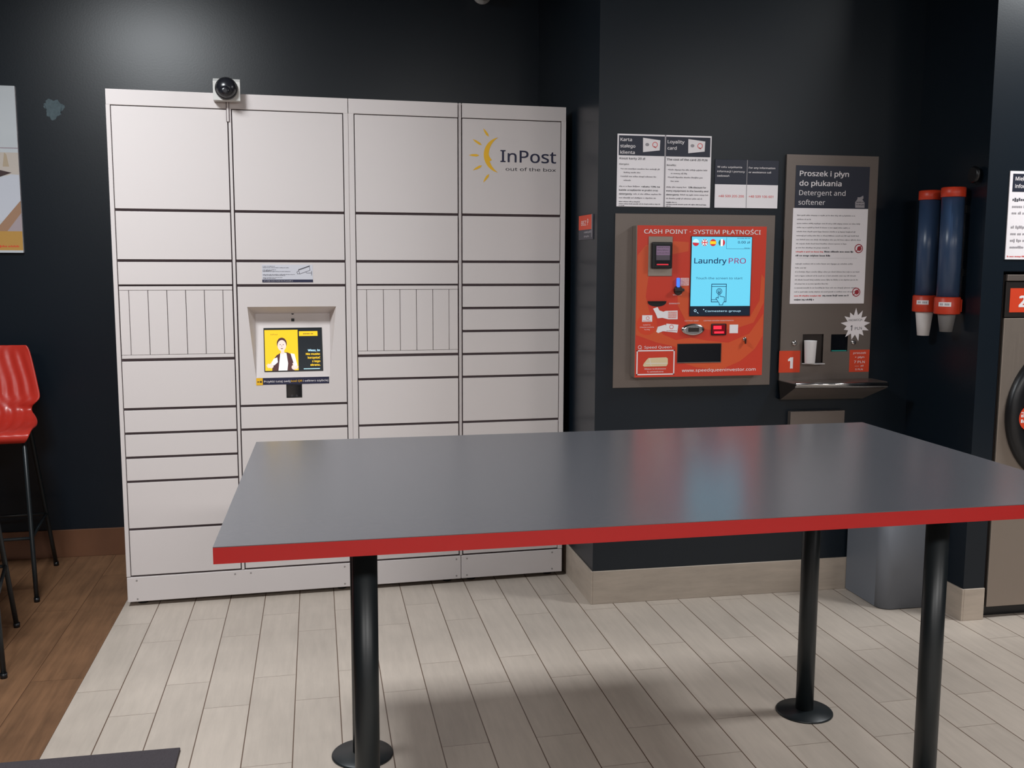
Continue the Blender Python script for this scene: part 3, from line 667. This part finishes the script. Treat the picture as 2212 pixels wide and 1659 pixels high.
# tablet and pointing hand pictogram
T = .0032
b.stroke([(q(2.612), Zc(1.395)), (q(2.612), Zc(1.474)), (q(2.682), Zc(1.474)), (q(2.682), Zc(1.395)), (q(2.612), Zc(1.395))], T, y, SC_BLUE); b.stroke([(q(2.612), Zc(1.464)), (q(2.682), Zc(1.464))], T*.8, y, SC_BLUE); b.stroke([(q(2.612), Zc(1.405)), (q(2.640), Zc(1.405))], T*.8, y, SC_BLUE)
b.poly([(q(a_), Zc(c_)) for a_, c_ in ((2.633, 1.413), (2.640, 1.416), (2.645, 1.411), (2.645, 1.440), (2.652, 1.440), (2.652, 1.421), (2.674, 1.416), (2.674, 1.397), (2.667, 1.388), (2.667, 1.381), (2.650, 1.381), (2.650, 1.388), (2.640, 1.398))], y-.0003, SC_CYAN)
b.stroke([(q(a_), Zc(c_)) for a_, c_ in ((2.650, 1.381), (2.650, 1.388), (2.633, 1.411), (2.639, 1.416), (2.645, 1.411), (2.645, 1.440), (2.652, 1.440), (2.652, 1.421), (2.674, 1.416), (2.674, 1.397), (2.667, 1.388), (2.667, 1.381), (2.650, 1.381))], T*.8, y-.0006, SC_BLUE)
b.ring(q(2.6485), Zc(1.442), .014, T*.8, y-.0004, SC_BLUE, 20); b.ring(q(2.6485), Zc(1.442), .008, T*.7, y-.0004, SC_BLUE, 16)
b.ring(q(2.537), Zc(1.356), .006, .002, y, SC_ICE, 12); b.stroke([(q(2.546), Zc(1.349)), (q(2.552), Zc(1.344))], .002, y, SC_ICE)
b.disc(q(2.577), Zc(1.361), .0025, y, SC_ICE, 8); b.text('Comestero group', q(2.584), Zc(1.350), .0095, y, SC_ICE, w=.17)
b.build('screen_picture', ts)
b = MB(); y = YO
b.lathe([(.021, 0), (.021, .006), (.018, .010)], STEELDK, 20, (X(2.455), y, Zc(1.447)), 'Y'); b.box(X(2.434), X(2.478), y-.022, y, Zc(1.442), Zc(1.456), STEELDK, .003, 2); cs = b.build('coin_slot', t)
b = MB(); b.box(X(2.446), X(2.460), y-.012, y, Zc(1.460), Zc(1.502), LEDBLUE, .004, 2); part_label(b.build('blue_light', cs), 'blue glowing light')
b = MB(); P = [(X(2.314), Zc(1.399)), (X(2.402), Zc(1.399))]+[(X(2.358)+.043*math.cos(a), Zc(1.394)-.019*math.sin(a)) for a in [PI*k/12 for k in range(13)]]
b.poly(P, y-.0008, BLACK); b.prism([(X(2.316), y-.001, Zc(1.3965)), (X(2.400), y-.001, Zc(1.3965)), (X(2.400), y-.001, Zc(1.3995)), (X(2.316), y-.001, Zc(1.3995))], (0, -.006, 0), BLACK); b.build('banknote_slot', t)
b = MB()
for r, h in ((1.0, 0),): pass
n = 40; rings = []
for s_, h in ((1, .0), (1, .003), (.9, .009), (.72, .012)): rings.append([b.bm.verts.new((X(2.529)+.055*s_*math.cos(2*PI*k/n), y-h, Zc(1.2715)+.0275*s_*math.sin(2*PI*k/n))) for k in range(n)])
i = b.mi(CHROME)
for a, c in zip(rings, rings[1:]):
    for k in range(n): f = b.bm.faces.new([a[k], a[(k+1) % n], c[(k+1) % n], c[k]]); f.smooth = True; f.material_index = i
b.bm.faces.new(rings[-1]).material_index = i
b.box(X(2.505), X(2.553), y-.017, y-.011, Zc(1.262), Zc(1.281), STEELDK, .002, 2); b.build('card_slot', t)
b = MB(); b.box(X(2.616), X(2.688), y-.004, y, Zc(1.245), Zc(1.2965), BLACK, .004, 2); rs = b.build('code_scanner', t)
b = MB(); b.rect(X(2.621), X(2.683), Zc(1.250), Zc(1.292), y-.0045, mat('scanner_window', (120, 10, 24), rough=.1, emit=.8)); b.rect(X(2.626), X(2.664), Zc(1.272), Zc(1.287), y-.005, LEDRED); b.rect(X(2.630), X(2.676), Zc(1.253), Zc(1.262), y-.005, LEDRED); part_label(b.build('scan_window', rs), 'glowing red window')
b = MB(); b.rect(X(2.7045), X(2.7455), Zc(1.253), Zc(1.292), y-.0007, WHITE); b.build('white_sticker', t)
b = MB(); b.lathe([(.009, 0), (.009, .004), (.006, .006)], CHROME, 18, (X(2.779), y, Zc(1.226)), 'Y'); b.box(X(2.777), X(2.781), y-.018, y-.005, Zc(1.205), Zc(1.226), STEELDK, .001, 1); b.build('lock', t)
b = MB(); xA, xB, zA, zB = X(2.461), X(2.664), Zc(1.124), Zc(1.205)
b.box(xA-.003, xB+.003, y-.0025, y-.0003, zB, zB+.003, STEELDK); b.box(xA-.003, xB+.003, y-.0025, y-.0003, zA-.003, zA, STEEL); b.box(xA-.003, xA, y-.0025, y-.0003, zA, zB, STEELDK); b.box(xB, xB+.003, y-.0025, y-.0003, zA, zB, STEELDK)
b.rect(xA, xB, zA, zB, y-.001, GLASSBLK); b.build('return_tray', t)

# ------------------------------------------------------------------ detergent dispenser in the wall
dx0, dz0 = 2.981, 1.026
t = thing('detergent_dispenser', 'tall steel detergent dispenser with white instruction panel and a shelf, number one', 'vending machine', (dx0, YW, dz0))
X = lambda x: x-dx0
Zc = lambda z: z-dz0
YP = -.012
b = MB()
zt, zb_, xr_ = Zc(2.059), 0.0, X(3.437)
w1 = (X(3.092), X(3.197), Zc(1.103), Zc(1.240)); w2 = (X(3.236), X(3.321), Zc(1.157), Zc(1.238))
# front sheet around two openings
cols = [0, w1[0], w1[1], w2[0], w2[1], xr_]; rows = [zb_, w1[2], w2[2], w2[3], w1[3], zt]
for a, c in zip(cols, cols[1:]):
    for d, e in zip(rows, rows[1:]):
        mx, mz = (a+c)/2, (d+e)/2
        if (w1[0] < mx < w1[1] and w1[2] < mz < w1[3]) or (w2[0] < mx < w2[1] and w2[2] < mz < w2[3]): continue
        b.rect(a, c, d, e, YP, STEEL)
for (a, c, d, e) in ((0, xr_, zb_, zt),):
    b.face([(a, YP, d), (a, 0, d), (c, 0, d), (c, YP, d)], STEEL); b.face([(a, YP, e), (c, YP, e), (c, 0, e), (a, 0, e)], STEEL)
    b.face([(a, YP, d), (a, YP, e), (a, 0, e), (a, 0, d)], STEEL); b.face([(c, YP, d), (c, 0, d), (c, 0, e), (c, YP, e)], STEEL)
b.build('front_panel', t)
def niche(w_, d, m):
    b = MB(); a, c, e, f = w_; y0, y1 = YP, YP+d
    b.face([(a, y0, e), (a, y1, e), (a, y1, f), (a, y0, f)], m); b.face([(c, y0, e), (c, y0, f), (c, y1, f), (c, y1, e)], m)
    b.face([(a, y0, f), (a, y1, f), (c, y1, f), (c, y0, f)], m); b.face([(a, y0, e), (c, y0, e), (c, y1, e), (a, y1, e)], m); b.face([(a, y1, e), (c, y1, e), (c, y1, f), (a, y1, f)], m)
    return b
niche(w1, .0105, STEELDK).build('cup_niche', t)
b = niche(w2, .0105, GLASSBLK); b.rect(w2[0]+.004, w2[1]-.004, w2[2]+.002, w2[2]+.006, YP-.0006, SC_GREEN); b.build('display_window', t)
b = MB(); P = [(w1[0]+.02, YP-.002, w1[2]), (w1[0]+.02, YP-.002, w1[2]+.006), (w1[0]+.06, YP-.03, w1[2]+.012), (w1[1], YP-.03, w1[2]+.002), (w1[1]-.01, YP-.002, w1[2])]
b.prism([(w1[0]+.0, YP-.0005, w1[2]-.001), (w1[1], YP-.0005, w1[2]-.001), (w1[1]-.005, YP-.035, w1[2]-.001), (w1[0]+.03, YP-.04, w1[2]-.001)], (0, 0, .003), CUP, .001); b.build('chute_lip', t)
for lx in (3.050, 3.349):
    b = MB(); b.lathe([(.013, 0), (.013, .005), (.010, .009), (.006, .011)], CHROME, 20, (X(lx), YP, Zc(1.200)), 'Y'); b.build('lock', t)
b = MB(); y = YP-.0015; b.box(X(3.027), X(3.394), y, YP, Zc(1.819), Zc(2.011), SIGNDARK); b.box(X(3.020), X(3.394), y, YP, Zc(1.382), Zc(1.819), PAPER); ip = b.build('instruction_panel', t)
b = MB(); y -= .0005
b.text('Proszek i płyn', X(3.046), Zc(1.964), .028, y, WHITE, w=.243, bold=.025); b.text('do płukania', X(3.046), Zc(1.9205), .028, y, WHITE, w=.208, bold=.025)
b.text('Detergent and', X(3.046), Zc(1.8775), .0275, y, WHITE, w=.230); b.text('softener', X(3.044), Zc(1.8345), .0275, y, WHITE, w=.132)
b.poly([(X(x), Zc(z)) for x, z in ((3.328, 1.824), (3.327, 1.850), (3.337, 1.863), (3.338, 1.872), (3.350, 1.872), (3.366, 1.880), (3.368, 1.868), (3.362, 1.862), (3.374, 1.848), (3.375, 1.824))], y, GREYINK)
b.lines(X(3.332), X(3.370), Zc(1.848), .004, y-.0003, SIGNDARK); b.lines(X(3.332), X(3.370), Zc(1.836), .004, y-.0003, SIGNDARK)
rd = random.Random(4); z = 1.799
rows = [.86, .20, .94, .80, .88, .93, .96, .75, .50, -.8, -.48, 0, .87, .16, .96, .93, .94, .50, .93, .94, -.76, -.28]
for k, f in enumerate(rows):
    zz_ = 1.8025-.0184*(k+1)
    if f == 0: b.lines(X(3.045), X(3.35), Zc(zz_+.010), .0012, y, GREYINK, rd); continue
    if f < 0:
        if abs(f) > .6: b.lines(X(3.040), X(3.175), Zc(zz_), .0055, y, REDINK, rd); b.lines(X(3.182), X(3.040+.36*abs(f)), Zc(zz_), .0068, y, INK, rd)
        else: b.lines(X(3.040), X(3.040+.35*abs(f)), Zc(zz_), .0068, y, INK, rd)
    else: b.lines(X(3.040), X(3.375), Zc(zz_), .0052, y, GREYINK, rd, f)
for cx, cz in ((3.355, 1.637), (3.352, 1.435)):
    b.ring(X(cx), Zc(cz), .021, .004, y-.0002, DKREDINK, 26); b.disc(X(cx)+.003, Zc(cz), .011, y-.0002, DKREDINK, 18); b.stroke([(X(cx)-.012, Zc(cz)-.012), (X(cx)+.012, Zc(cz)+.012)], .004, y-.0004, DKREDINK)
b.build('print', ip)
b = MB(); y = YP-.0012; b.box(X(2.977), X(3.083), y, YP, Zc(1.062), Zc(1.164), ORANGESIGN, .0004, 1); b.text('1', X(3.034), Zc(1.083), .060, y-.0004, WHITE, al='C', bold=.07); part_label(b.build('number_sticker', t), 'orange square with a white number one')
b = MB(); b.box(X(3.334), X(3.436), y, YP, Zc(1.059), Zc(1.164), ORANGESIGN, .0004, 1)
for k, (s_, h_, w_) in enumerate((('proszek', .011, .066), ('+ płyn', .011, .048), ('7 PLN', .014, .055), ('— zł', .010, .046), ('5 PLN', .010, .038))): b.text(s_, X(3.385), Zc((1.145, 1.125, 1.101, 1.084, 1.067)[k]), h_, y-.0004, WHITE, w=w_, al='C', bold=.01)
part_label(b.build('price_sticker', t), 'orange square with white price')
b = MB(); pts = []; rad = [(.0775, .047), (.070, .045), (.076, .047), (.080, .045), (.066, .046), (.072, .044), (.078, .046), (.064, .045), (.076, .046), (.072, .046), (.080, .047), (.068, .045), (.076, .046)]
for k, (ro, ri) in enumerate(rad):
    a = 2*PI*k/len(rad)+.12; pts += [(ro*math.cos(a), ro*math.sin(a)), (ri*math.cos(a+PI/len(rad)), ri*math.sin(a+PI/len(rad)))]
y = YP-.0016; cx, cz = X(3.356), Zc(1.282)
b.poly([(cx+p[0]*.98, cz+p[1]) for p in pts], y, PAPER); b.text('PROMOCJA', cx, cz+.018, .0115, y-.0004, INK, w=.070, al='C', rot=.05); b.text('1', cx-.022, cz-.027, .031, y-.0004, INK, al='C', bold=.01, rot=-.08); b.text('PLN', cx+.016, cz-.023, .016, y-.0004, INK, w=.036, al='C', rot=.05)
part_label(b.build('promotion_sticker', t), 'white spiky star with handwritten price')
# shelf with rolled lip and the sloping apron below it
b = MB(); sx0, sx1 = X(2.978), X(3.478); dpt = -.115
b.prism([(sx0-.0, YP, .002), (sx1-.03, YP, .002), (sx1, dpt+.01, -.004), (sx1, dpt, -.012), (sx0+.034, dpt, -.004), ], (0, 0, -.004), STEEL, .001)
b.prism([(sx0+.034, dpt, -.003), (sx1, dpt, -.012), (sx1, dpt, -.030), (sx0+.034, dpt, -.022)], (0, .004, 0), CHROME, .001)
b.tube([(sx0+.034, dpt, -.0075), (sx1, dpt, -.0155)], .0085, CHROME, 16)
b.face([(sx0+.034, dpt+.001, -.024), (sx0+.004, -.03, -.088), (X(3.40), -.03, -.092), (sx1-.004, dpt+.001, -.032)], STEEL)
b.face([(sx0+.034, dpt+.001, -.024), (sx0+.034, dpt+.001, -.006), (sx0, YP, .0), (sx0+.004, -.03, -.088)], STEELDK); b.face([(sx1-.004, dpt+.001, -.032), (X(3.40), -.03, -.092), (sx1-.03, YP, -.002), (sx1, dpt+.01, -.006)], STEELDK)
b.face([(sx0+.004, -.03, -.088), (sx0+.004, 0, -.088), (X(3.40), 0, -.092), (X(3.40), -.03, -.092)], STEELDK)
b.build('shelf', t)
b = MB(); b.box(X(3.037), X(3.313), -.03, 0, Zc(.58), Zc(.879), STEEL, .002, 2); b.build('lower_box', t)
# paper cup waiting in the niche
b = MB(); b.lathe([(.022, 0), (.0235, .002), (.0285, .103), (.0295, .106), (.027, .106), (.022, .01)], CUP, 28, (0, 0, 0), caps=True); c = b.build('paper_cup', None, (3.1165, YW-.042, 1.1066))
tag(c, 'white paper cup standing in the left opening of the steel dispenser', 'cup')

# ------------------------------------------------------------------ cup dispensers on the pillar's side
GRP = 'cup dispenser tubes on the pillar'
def cup_tube(yc, ztop, zbot, label):
    t = thing('cup_dispenser', label, 'cup dispenser', (3.588, yc, zbot), 0, GRP); H_ = ztop-zbot
    b = MB(); b.lathe([(.047, .07), (.047, H_-.04)], TUBE, 36); b.build('tube', t)
    b = MB(); b.lathe([(.0495, H_-.042), (.051, H_-.040), (.051, H_-.003), (.046, H_)], COLLAR, 36); part_label(b.build('cap', t), 'red cap')
    b = MB(); b.lathe([(.044, 0), (.0535, .001), (.0545, .004), (.0545, .070), (.050, .075)], COLLAR, 36); b.box(.02, .0515, -.03, .03, .01, .065, COLLAR); col = b.build('collar', t); part_label(col, 'red bottom collar')
    b = MB()
    for k in range(8):
        a, c_ = math.radians(196+k*7), math.radians(196+(k+1)*7); R_ = .0549
        b.face([(R_*math.cos(a), R_*math.sin(a), .034), (R_*math.cos(c_), R_*math.sin(c_), .034), (R_*math.cos(c_), R_*math.sin(c_), .053), (R_*math.cos(a), R_*math.sin(a), .053)], WHITE)
        if k in (1, 2, 4, 5, 6): R2_ = .0552; b.face([(R2_*math.cos(a+.02), R2_*math.sin(a+.02), .039), (R2_*math.cos(c_-.02), R2_*math.sin(c_-.02), .039), (R2_*math.cos(c_-.02), R2_*math.sin(c_-.02), .048), (R2_*math.cos(a+.02), R2_*math.sin(a+.02), .048)], GREYINK)
    part_label(b.build('name_plate', col), 'white strip with grey writing')
    for q in (.3, .8): b = MB(); b.box(.044, .062, -.012, .012, H_*q, H_*(q+.06), BLACK); b.build('wall_bracket', t)
cup_tube(-.548, 1.894, 1.352, 'dark blue cup dispenser tube with red ends, the left one, above a white cup')
cup_tube(-.712, 1.897, 1.350, 'dark blue cup dispenser tube with red ends, the right one, above a grey cup')
b = MB(); b.lathe([(.026, 0), (.037, .100), (.040, .108)], CUP, 28); tag(b.build('paper_cup', None, (3.586, -.548, 1.2440)), 'white paper cup hanging from the left dark blue dispenser tube', 'cup')
b = MB(); b.lathe([(.026, 0), (.037, .072), (.038, .078)], CUPG, 28); tag(b.build('plastic_cup', None, (3.588, -.712, 1.272)), 'grey plastic cup hanging from the right dark blue dispenser tube', 'cup')
b = MB(); b.lathe([(.012, 0), (.012, .012), (.034, .016), (.036, .024), (.030, .032)], BLACK, 24, (0, 0, 0), 'X'); k = b.build('coat_hook', None, (3.650, -.790, 1.945)); k.rotation_euler = (0, 0, PI)
tag(k, 'round black wall hook above the right dispenser tube', 'hook')

# ------------------------------------------------------------------ grey litter bin by the pillar
t = thing('litter_bin', 'dark grey rounded litter bin under the end of the table beside the pillar', 'bin', (3.365, FACE-.009, 0))
def rounded(x0, x1, y0, y1, r, n=10):
    P = [(x1, y1), (x0, y1)]
    for k in range(n+1): a = PI+PI/2*k/n; P.append((x0+r+r*math.cos(a), y0+r+r*math.sin(a)))
    for k in range(n+1): a = 1.5*PI+PI/2*k/n; P.append((x1-r+r*math.cos(a), y0+r+r*math.sin(a)))
    return P
b = MB(); P = rounded(0, .262, -.318, -.004, .055); n = len(P); i = b.mi(GREYBIN)
lo = [b.bm.verts.new((x, y, .004)) for x, y in P]; hi = [b.bm.verts.new((x, y, .60)) for x, y in P]
for k in range(n): f = b.bm.faces.new([lo[k], lo[(k+1) % n], hi[(k+1) % n], hi[k]]); f.material_index = i; f.smooth = 2 <= k < n-1
b.bm.faces.new(lo[::-1]).material_index = i; b.bm.faces.new(hi).material_index = i; b.build('body', t)
b = MB(); b.prism([(x*1.0, y, .60) for x, y in rounded(-.003, .265, -.321, -.003, .057)], (0, 0, .03), GREYBIN, .004); b.build('rim', t)
b = MB(); b.prism([(x, y, 0) for x, y in rounded(.004, .258, -.314, -.008, .052)], (0, 0, .004), BLACK); b.build('base', t)

# ------------------------------------------------------------------ washing machine at the right edge
wx, wy = 4.135, -.842
t = thing('washing_machine', 'steel washing machine built into the wall right of the pillar, with an orange number two', 'washing machine', (wx, wy, 0))
hw = .372
b = MB(); b.box(-hw, hw, .002, .75, .05, 1.524, STEELDK, .002, 1); b.build('body', t)
b = MB(); b.box(-hw+.004, hw-.004, -.012, .002, .055, 1.338, STEELV, .003, 2); b.build('front_panel', t)
b = MB(); b.box(-hw+.004, hw-.004, -.012, .002, 1.342, 1.493, STEELDK, .002, 2); cp = b.build('control_panel', t)
b = MB(); b.rect(-.348, -.242, 1.363, 1.466, -.0128, ORANGESIGN); b.text('2', -.286, 1.387, .056, -.0134, WHITE, al='C', bold=.06); part_label(b.build('number_sticker', cp), 'orange square with a white number two')
b = MB(); b.box(-hw+.004, hw-.004, -.016, .002, 1.497, 1.524, STEEL, .003, 2); b.build('top_trim', t)
b = MB(); b.box(-hw+.01, hw-.01, .03, .70, 0, .05, BLACK); b.build('plinth', t)
b = MB(); b.lathe([(.337, 0), (.337, .012), (.325, .030), (.300, .036), (.262, .030), (.240, .022)], BLACK, 64, (0, -.0122, .92), 'Y', caps=False); b.build('door_ring', t)
b = MB(); b.lathe([(.242, .020), (.20, .034), (.12, .044), (.001, .048)], GLASSBLK, 48, (0, -.012, .92), 'Y', caps=False); dg_ = b.build('door_glass', t)
b = MB(); y = -.047; cx, cz = -.236, .907; b.lathe([(.057, 0), (.057, .0015)], ORANGESIGN, 32, (cx, y, cz), 'Y')
for k, (s_, w_) in enumerate((('OPEN', .040), ('DOOR', .078), ('HERE', .070))): pass
for dz, h_, wd in ((.022, .006, .04), (.004, .016, .075), (-.020, .014, .072)): b.lines(cx-.048, cx-.048+wd, cz+dz, h_, y-.0019, WHITE)
part_label(b.build('door_sticker', t), 'round orange sticker with white writing')
t = thing('notice_board', 'white washing instructions notice on the wall above the washing machine', 'notice', (3.752, STEP, 1.588))
b = MB(); b.box(0, .40, -.004, 0, 0, .370, PAPER, .0006, 1); bd = b.build('board', t)
b = MB(); y = -.0046; rd = random.Random(9); b.rect(.014, .388, .284, .359, y, SIGNDARK); b.text('Miękka woda', .026, .331, .019, y-.0004, WHITE, bold=.02); b.text('informacja', .026, .300, .019, y-.0004, WHITE, bold=.02)
for z, h_, m_, f in ((.246, .012, DKGREYINK, .6), (.217, .011, GREYINK, .8), (.190, .011, GREYINK, .7), (.131, .011, GREYINK, .9), (.103, .011, GREYINK, .9), (.075, .011, GREYINK, .8), (.047, .010, GREYINK, .7)): b.lines(.018, .38, z, h_, y, m_, rd, f)
b.lines(.008, .11, .010, .006, y, REDINK, rd); b.build('print', bd)

# ------------------------------------------------------------------ small sign on the side wall beside the locker
t = thing('wall_sign', 'small red and grey sign on the side wall right of the locker', 'sign', (2.097, -.165, 1.672), -PI/2)
# local x runs towards the viewer, front faces the locker side
b = MB(); b.box(-.122, .122, -.004, 0, 0, .112, mat('sign_grey', (70, 68, 76), rough=.5), .0006, 1); bd = b.build('plate', t)
b = MB(); y = -.0046; b.rect(-.122, .100, .046, .112, y, ORANGESIGN)
b.text('BEZ', -.075, .066, .026, y-.0004, PINK, w=.085, bold=.03); b.text('P', .030, .066, .034, y-.0004, PINK, bold=.03)
b.rect(.100, .108, .01, .112, y, GREYINK); b.lines(-.025, .095, .030, .010, y, GREYINK, random.Random(2)); b.lines(-.025, .06, .012, .008, y, GREYINK, random.Random(3)); b.build('print', bd)

# ------------------------------------------------------------------ left: poster, glue residue, stools, mat
t = thing('wall_poster', 'large white poster with a gold band at the left edge, on the dark back wall', 'poster', (-1.45, BACK, 1.607))
X1 = .862; Hh = .827
b = MB(); b.box(0, X1, -.018, 0, 0, Hh, PAPER, .001, 1); bd = b.build('panel', t)
b = MB(); y = -.0186
WHT = mat('poster_white', (206, 212, 216), rough=.5); b.rect(0, X1, 0, Hh, y, WHT)
b.rect(0, X1, .52, .524, y-.0003, mat('poster_line', (160, 140, 150), rough=.6)); b.rect(0, X1, .385, .50, y-.0003, mat('poster_haze', (206, 196, 186), rough=.6))
b.poly([(X1-.075, .43), (X1-.065, .50), (X1-.055, .49), (X1-.045, .43)], y-.0006, mat('poster_sand', (190, 172, 146), rough=.6))
b.poly([(.2, .36), (X1-.10, .415), (X1-.035, .40), (X1-.10, .375), (.4, .25)], y-.0006, mat('poster_dark', (66, 46, 44), rough=.6))
b.poly([(.2, .16), (X1, .16), (X1, .39), (X1-.04, .392), (X1-.11, .365), (X1-.30, .27)], y-.0009, mat('poster_sheet', (210, 214, 224), rough=.6))
b.poly([(.3, .105), (X1-.13, .108), (X1, .262), (X1, .20), (X1-.07, .108), (X1-.05, .105), (.3, .09)], y-.0012, mat('poster_wood', (170, 132, 104), rough=.6))
b.poly([(X1-.07, .108), (X1, .20), (X1, .108)], y-.0012, mat('poster_mauve', (176, 162, 166), rough=.6))
b.rect(0, X1, 0, .108, y-.0015, mat('poster_gold', (196, 150, 74), rough=.5)); b.rect(0, X1, 0, .012, y-.0018, WHT)
b.lines(X1-.16, X1-.018, .028, .009, y-.0018, mat('poster_red', (224, 66, 40), rough=.5), random.Random(1)); b.build('picture', bd)
b = MB(); rd = random.Random(12); P = []
for k in range(40):
    a = 2*PI*k/40; r = .045+.006*math.sin(3*a+.6)+.004*math.sin(7*a)+rd.uniform(-.003, .003); P.append((r*math.cos(a), r*math.sin(a)*1.08))
P2 = [(p[0]*.94, p[1]*.94) for p in P]; n = len(P); i = b.mi(RESIDUE)
va = [b.bm.verts.new((p[0], 0, p[1])) for p in P]; vb = [b.bm.verts.new((p[0], -.0012, p[1])) for p in P2]
for k in range(n): b.bm.faces.new([va[k], va[(k+1) % n], vb[(k+1) % n], vb[k]]).material_index = i
f = b.bm.faces.new(vb); f.material_index = i; bmesh.ops.triangulate(b.bm, faces=[f])
tag(b.build('glue_patch', None, (-.414, BACK, 2.331)), 'pale grey glue patch on the dark wall between poster and locker', 'wall mark')

def stool(loc, rz, label, d=.29, hw_=.22):
    t = thing('bar_stool', label, 'bar stool', loc, rz, 'red bar stools by the wall')
    prof = [(-.205, .728, .190), (-.222, .745, .205), (-.226, .768, .214), (-.212, .783, .218), (-.15, .781, .220), (-.06, .772, .218), (.03, .772, .212), (.10, .784, .200), (.140, .805, .180), (.160, .830, .166), (.170, .850, .166), (.178, .868, .182), (.186, .890, .206), (.192, .910, .208), (.205, .96, .198), (.222, 1.03, .184), (.240, 1.10, .168), (.250, 1.135, .158), (.253, 1.152, .146)]
    nx = 40; b = MB(); i = b.mi(REDPLASTIC); g = []
    for k, (yy, zz_, w_) in enumerate(prof):
        row = []
        ramp = 0 if k < 3 else min(1, (k-2)/3)
        ny_ = Vector((0, -1, .3)).normalized() if k > 9 else Vector((0, -.1, 1))
        for j in range(nx+1):
            s_ = -1+2*j/nx; x = w_*s_
            rib = .0048*math.cos(2*PI*(abs(x)+max(0, zz_-.84)*1.05)/.052)*ramp*(1-abs(s_)**10)*min(1, (1.15-zz_)/.05)
            cup_ = .016*s_*s_ if 3 < k < 9 else (-.035*s_*s_ if k >= 11 else 0)
            p = Vector((x, yy+(cup_ if k >= 11 else 0), zz_+(cup_ if k < 11 else 0)))+ny_*rib
            row.append(b.bm.verts.new(p))
        g.append(row)
    for a, c in zip(g, g[1:]):
        for j in range(nx): f = b.bm.faces.new([a[j], a[j+1], c[j+1], c[j]]); f.smooth = True; f.material_index = i
    o = b.build('seat_shell', t); m_ = o.modifiers.new('thickness', 'SOLIDIFY'); m_.thickness = .009; m_.offset = -1
    m2 = o.modifiers.new('smooth', 'SUBSURF'); m2.levels = 1; m2.render_levels = 1
    feet = [(-hw_, -d), (hw_, -d), (hw_, d), (-hw_, d)]; tops = [(-.185, -.185), (.185, -.185), (.16, .13), (-.16, .13)]
    for (fx, fy), (tx, ty) in zip(feet, tops):
        b = MB(); b.tube([(fx, fy, .008), (tx*.25+fx*.75, ty*.25+fy*.75, .19), (tx, ty, .735), (tx*.8, ty*.8, .756)], .0105, BLACKM, 14); lg = b.build('leg', t)
        b = MB(); b.lathe([(.013, 0), (.013, .02)], BLACK, 14, (fx, fy, 0)); b.build('foot_cap', lg)
    k = .40; ring_ = [(fx*(1-k)+tx*k, fy*(1-k)+ty*k, .292) for (fx, fy), (tx, ty) in zip(feet, tops)]
    b = MB()
    for a, c in zip(ring_, ring_[1:]+ring_[:1]): b.tube([a, c], .0075, BLACKM, 10)
    b.build('footrest', t)
stool((-.67, .42, 0), math.radians(5.1), 'red ribbed bar stool with black legs, below the poster')
stool((-.587, -.50, 0), math.radians(10.6), 'bar stool showing only thin black legs at the left edge of the oak floor', .285)

b = MB(); b.box(-.75, .411, -2.6, -1.452, 0, .011, MATM, .003, 2); tag(b.build('door_mat'), 'charcoal door mat lying on the pale tiles at the lower left', 'mat')

# ------------------------------------------------------------------ bullet camera high on the back wall
t = thing('security_camera', 'white round security camera high on the dark back wall at the top edge', 'security camera', (1.782, BACK, 3.0))
b = MB(); b.lathe([(.052, 0), (.052, .012), (.03, .02), (.022, .05)], PORC, 32, (0, 0, 0), 'Y'); b.build('mount', t)
b = MB(); b.lathe([(.022, .045), (.040, .05), (.044, .06), (.044, .17), (.040, .176), (.034, .176), (.032, .166)], PORC, 36, (0, 0, 0), 'Y', caps=False); hd = b.build('housing', t)
b = MB(); b.lathe([(.032, .166), (.016, .168), (.010, .164), (.001, .170)], GLASSBLK, 32, (0, 0, 0), 'Y', caps=False); b.build('lens', hd)
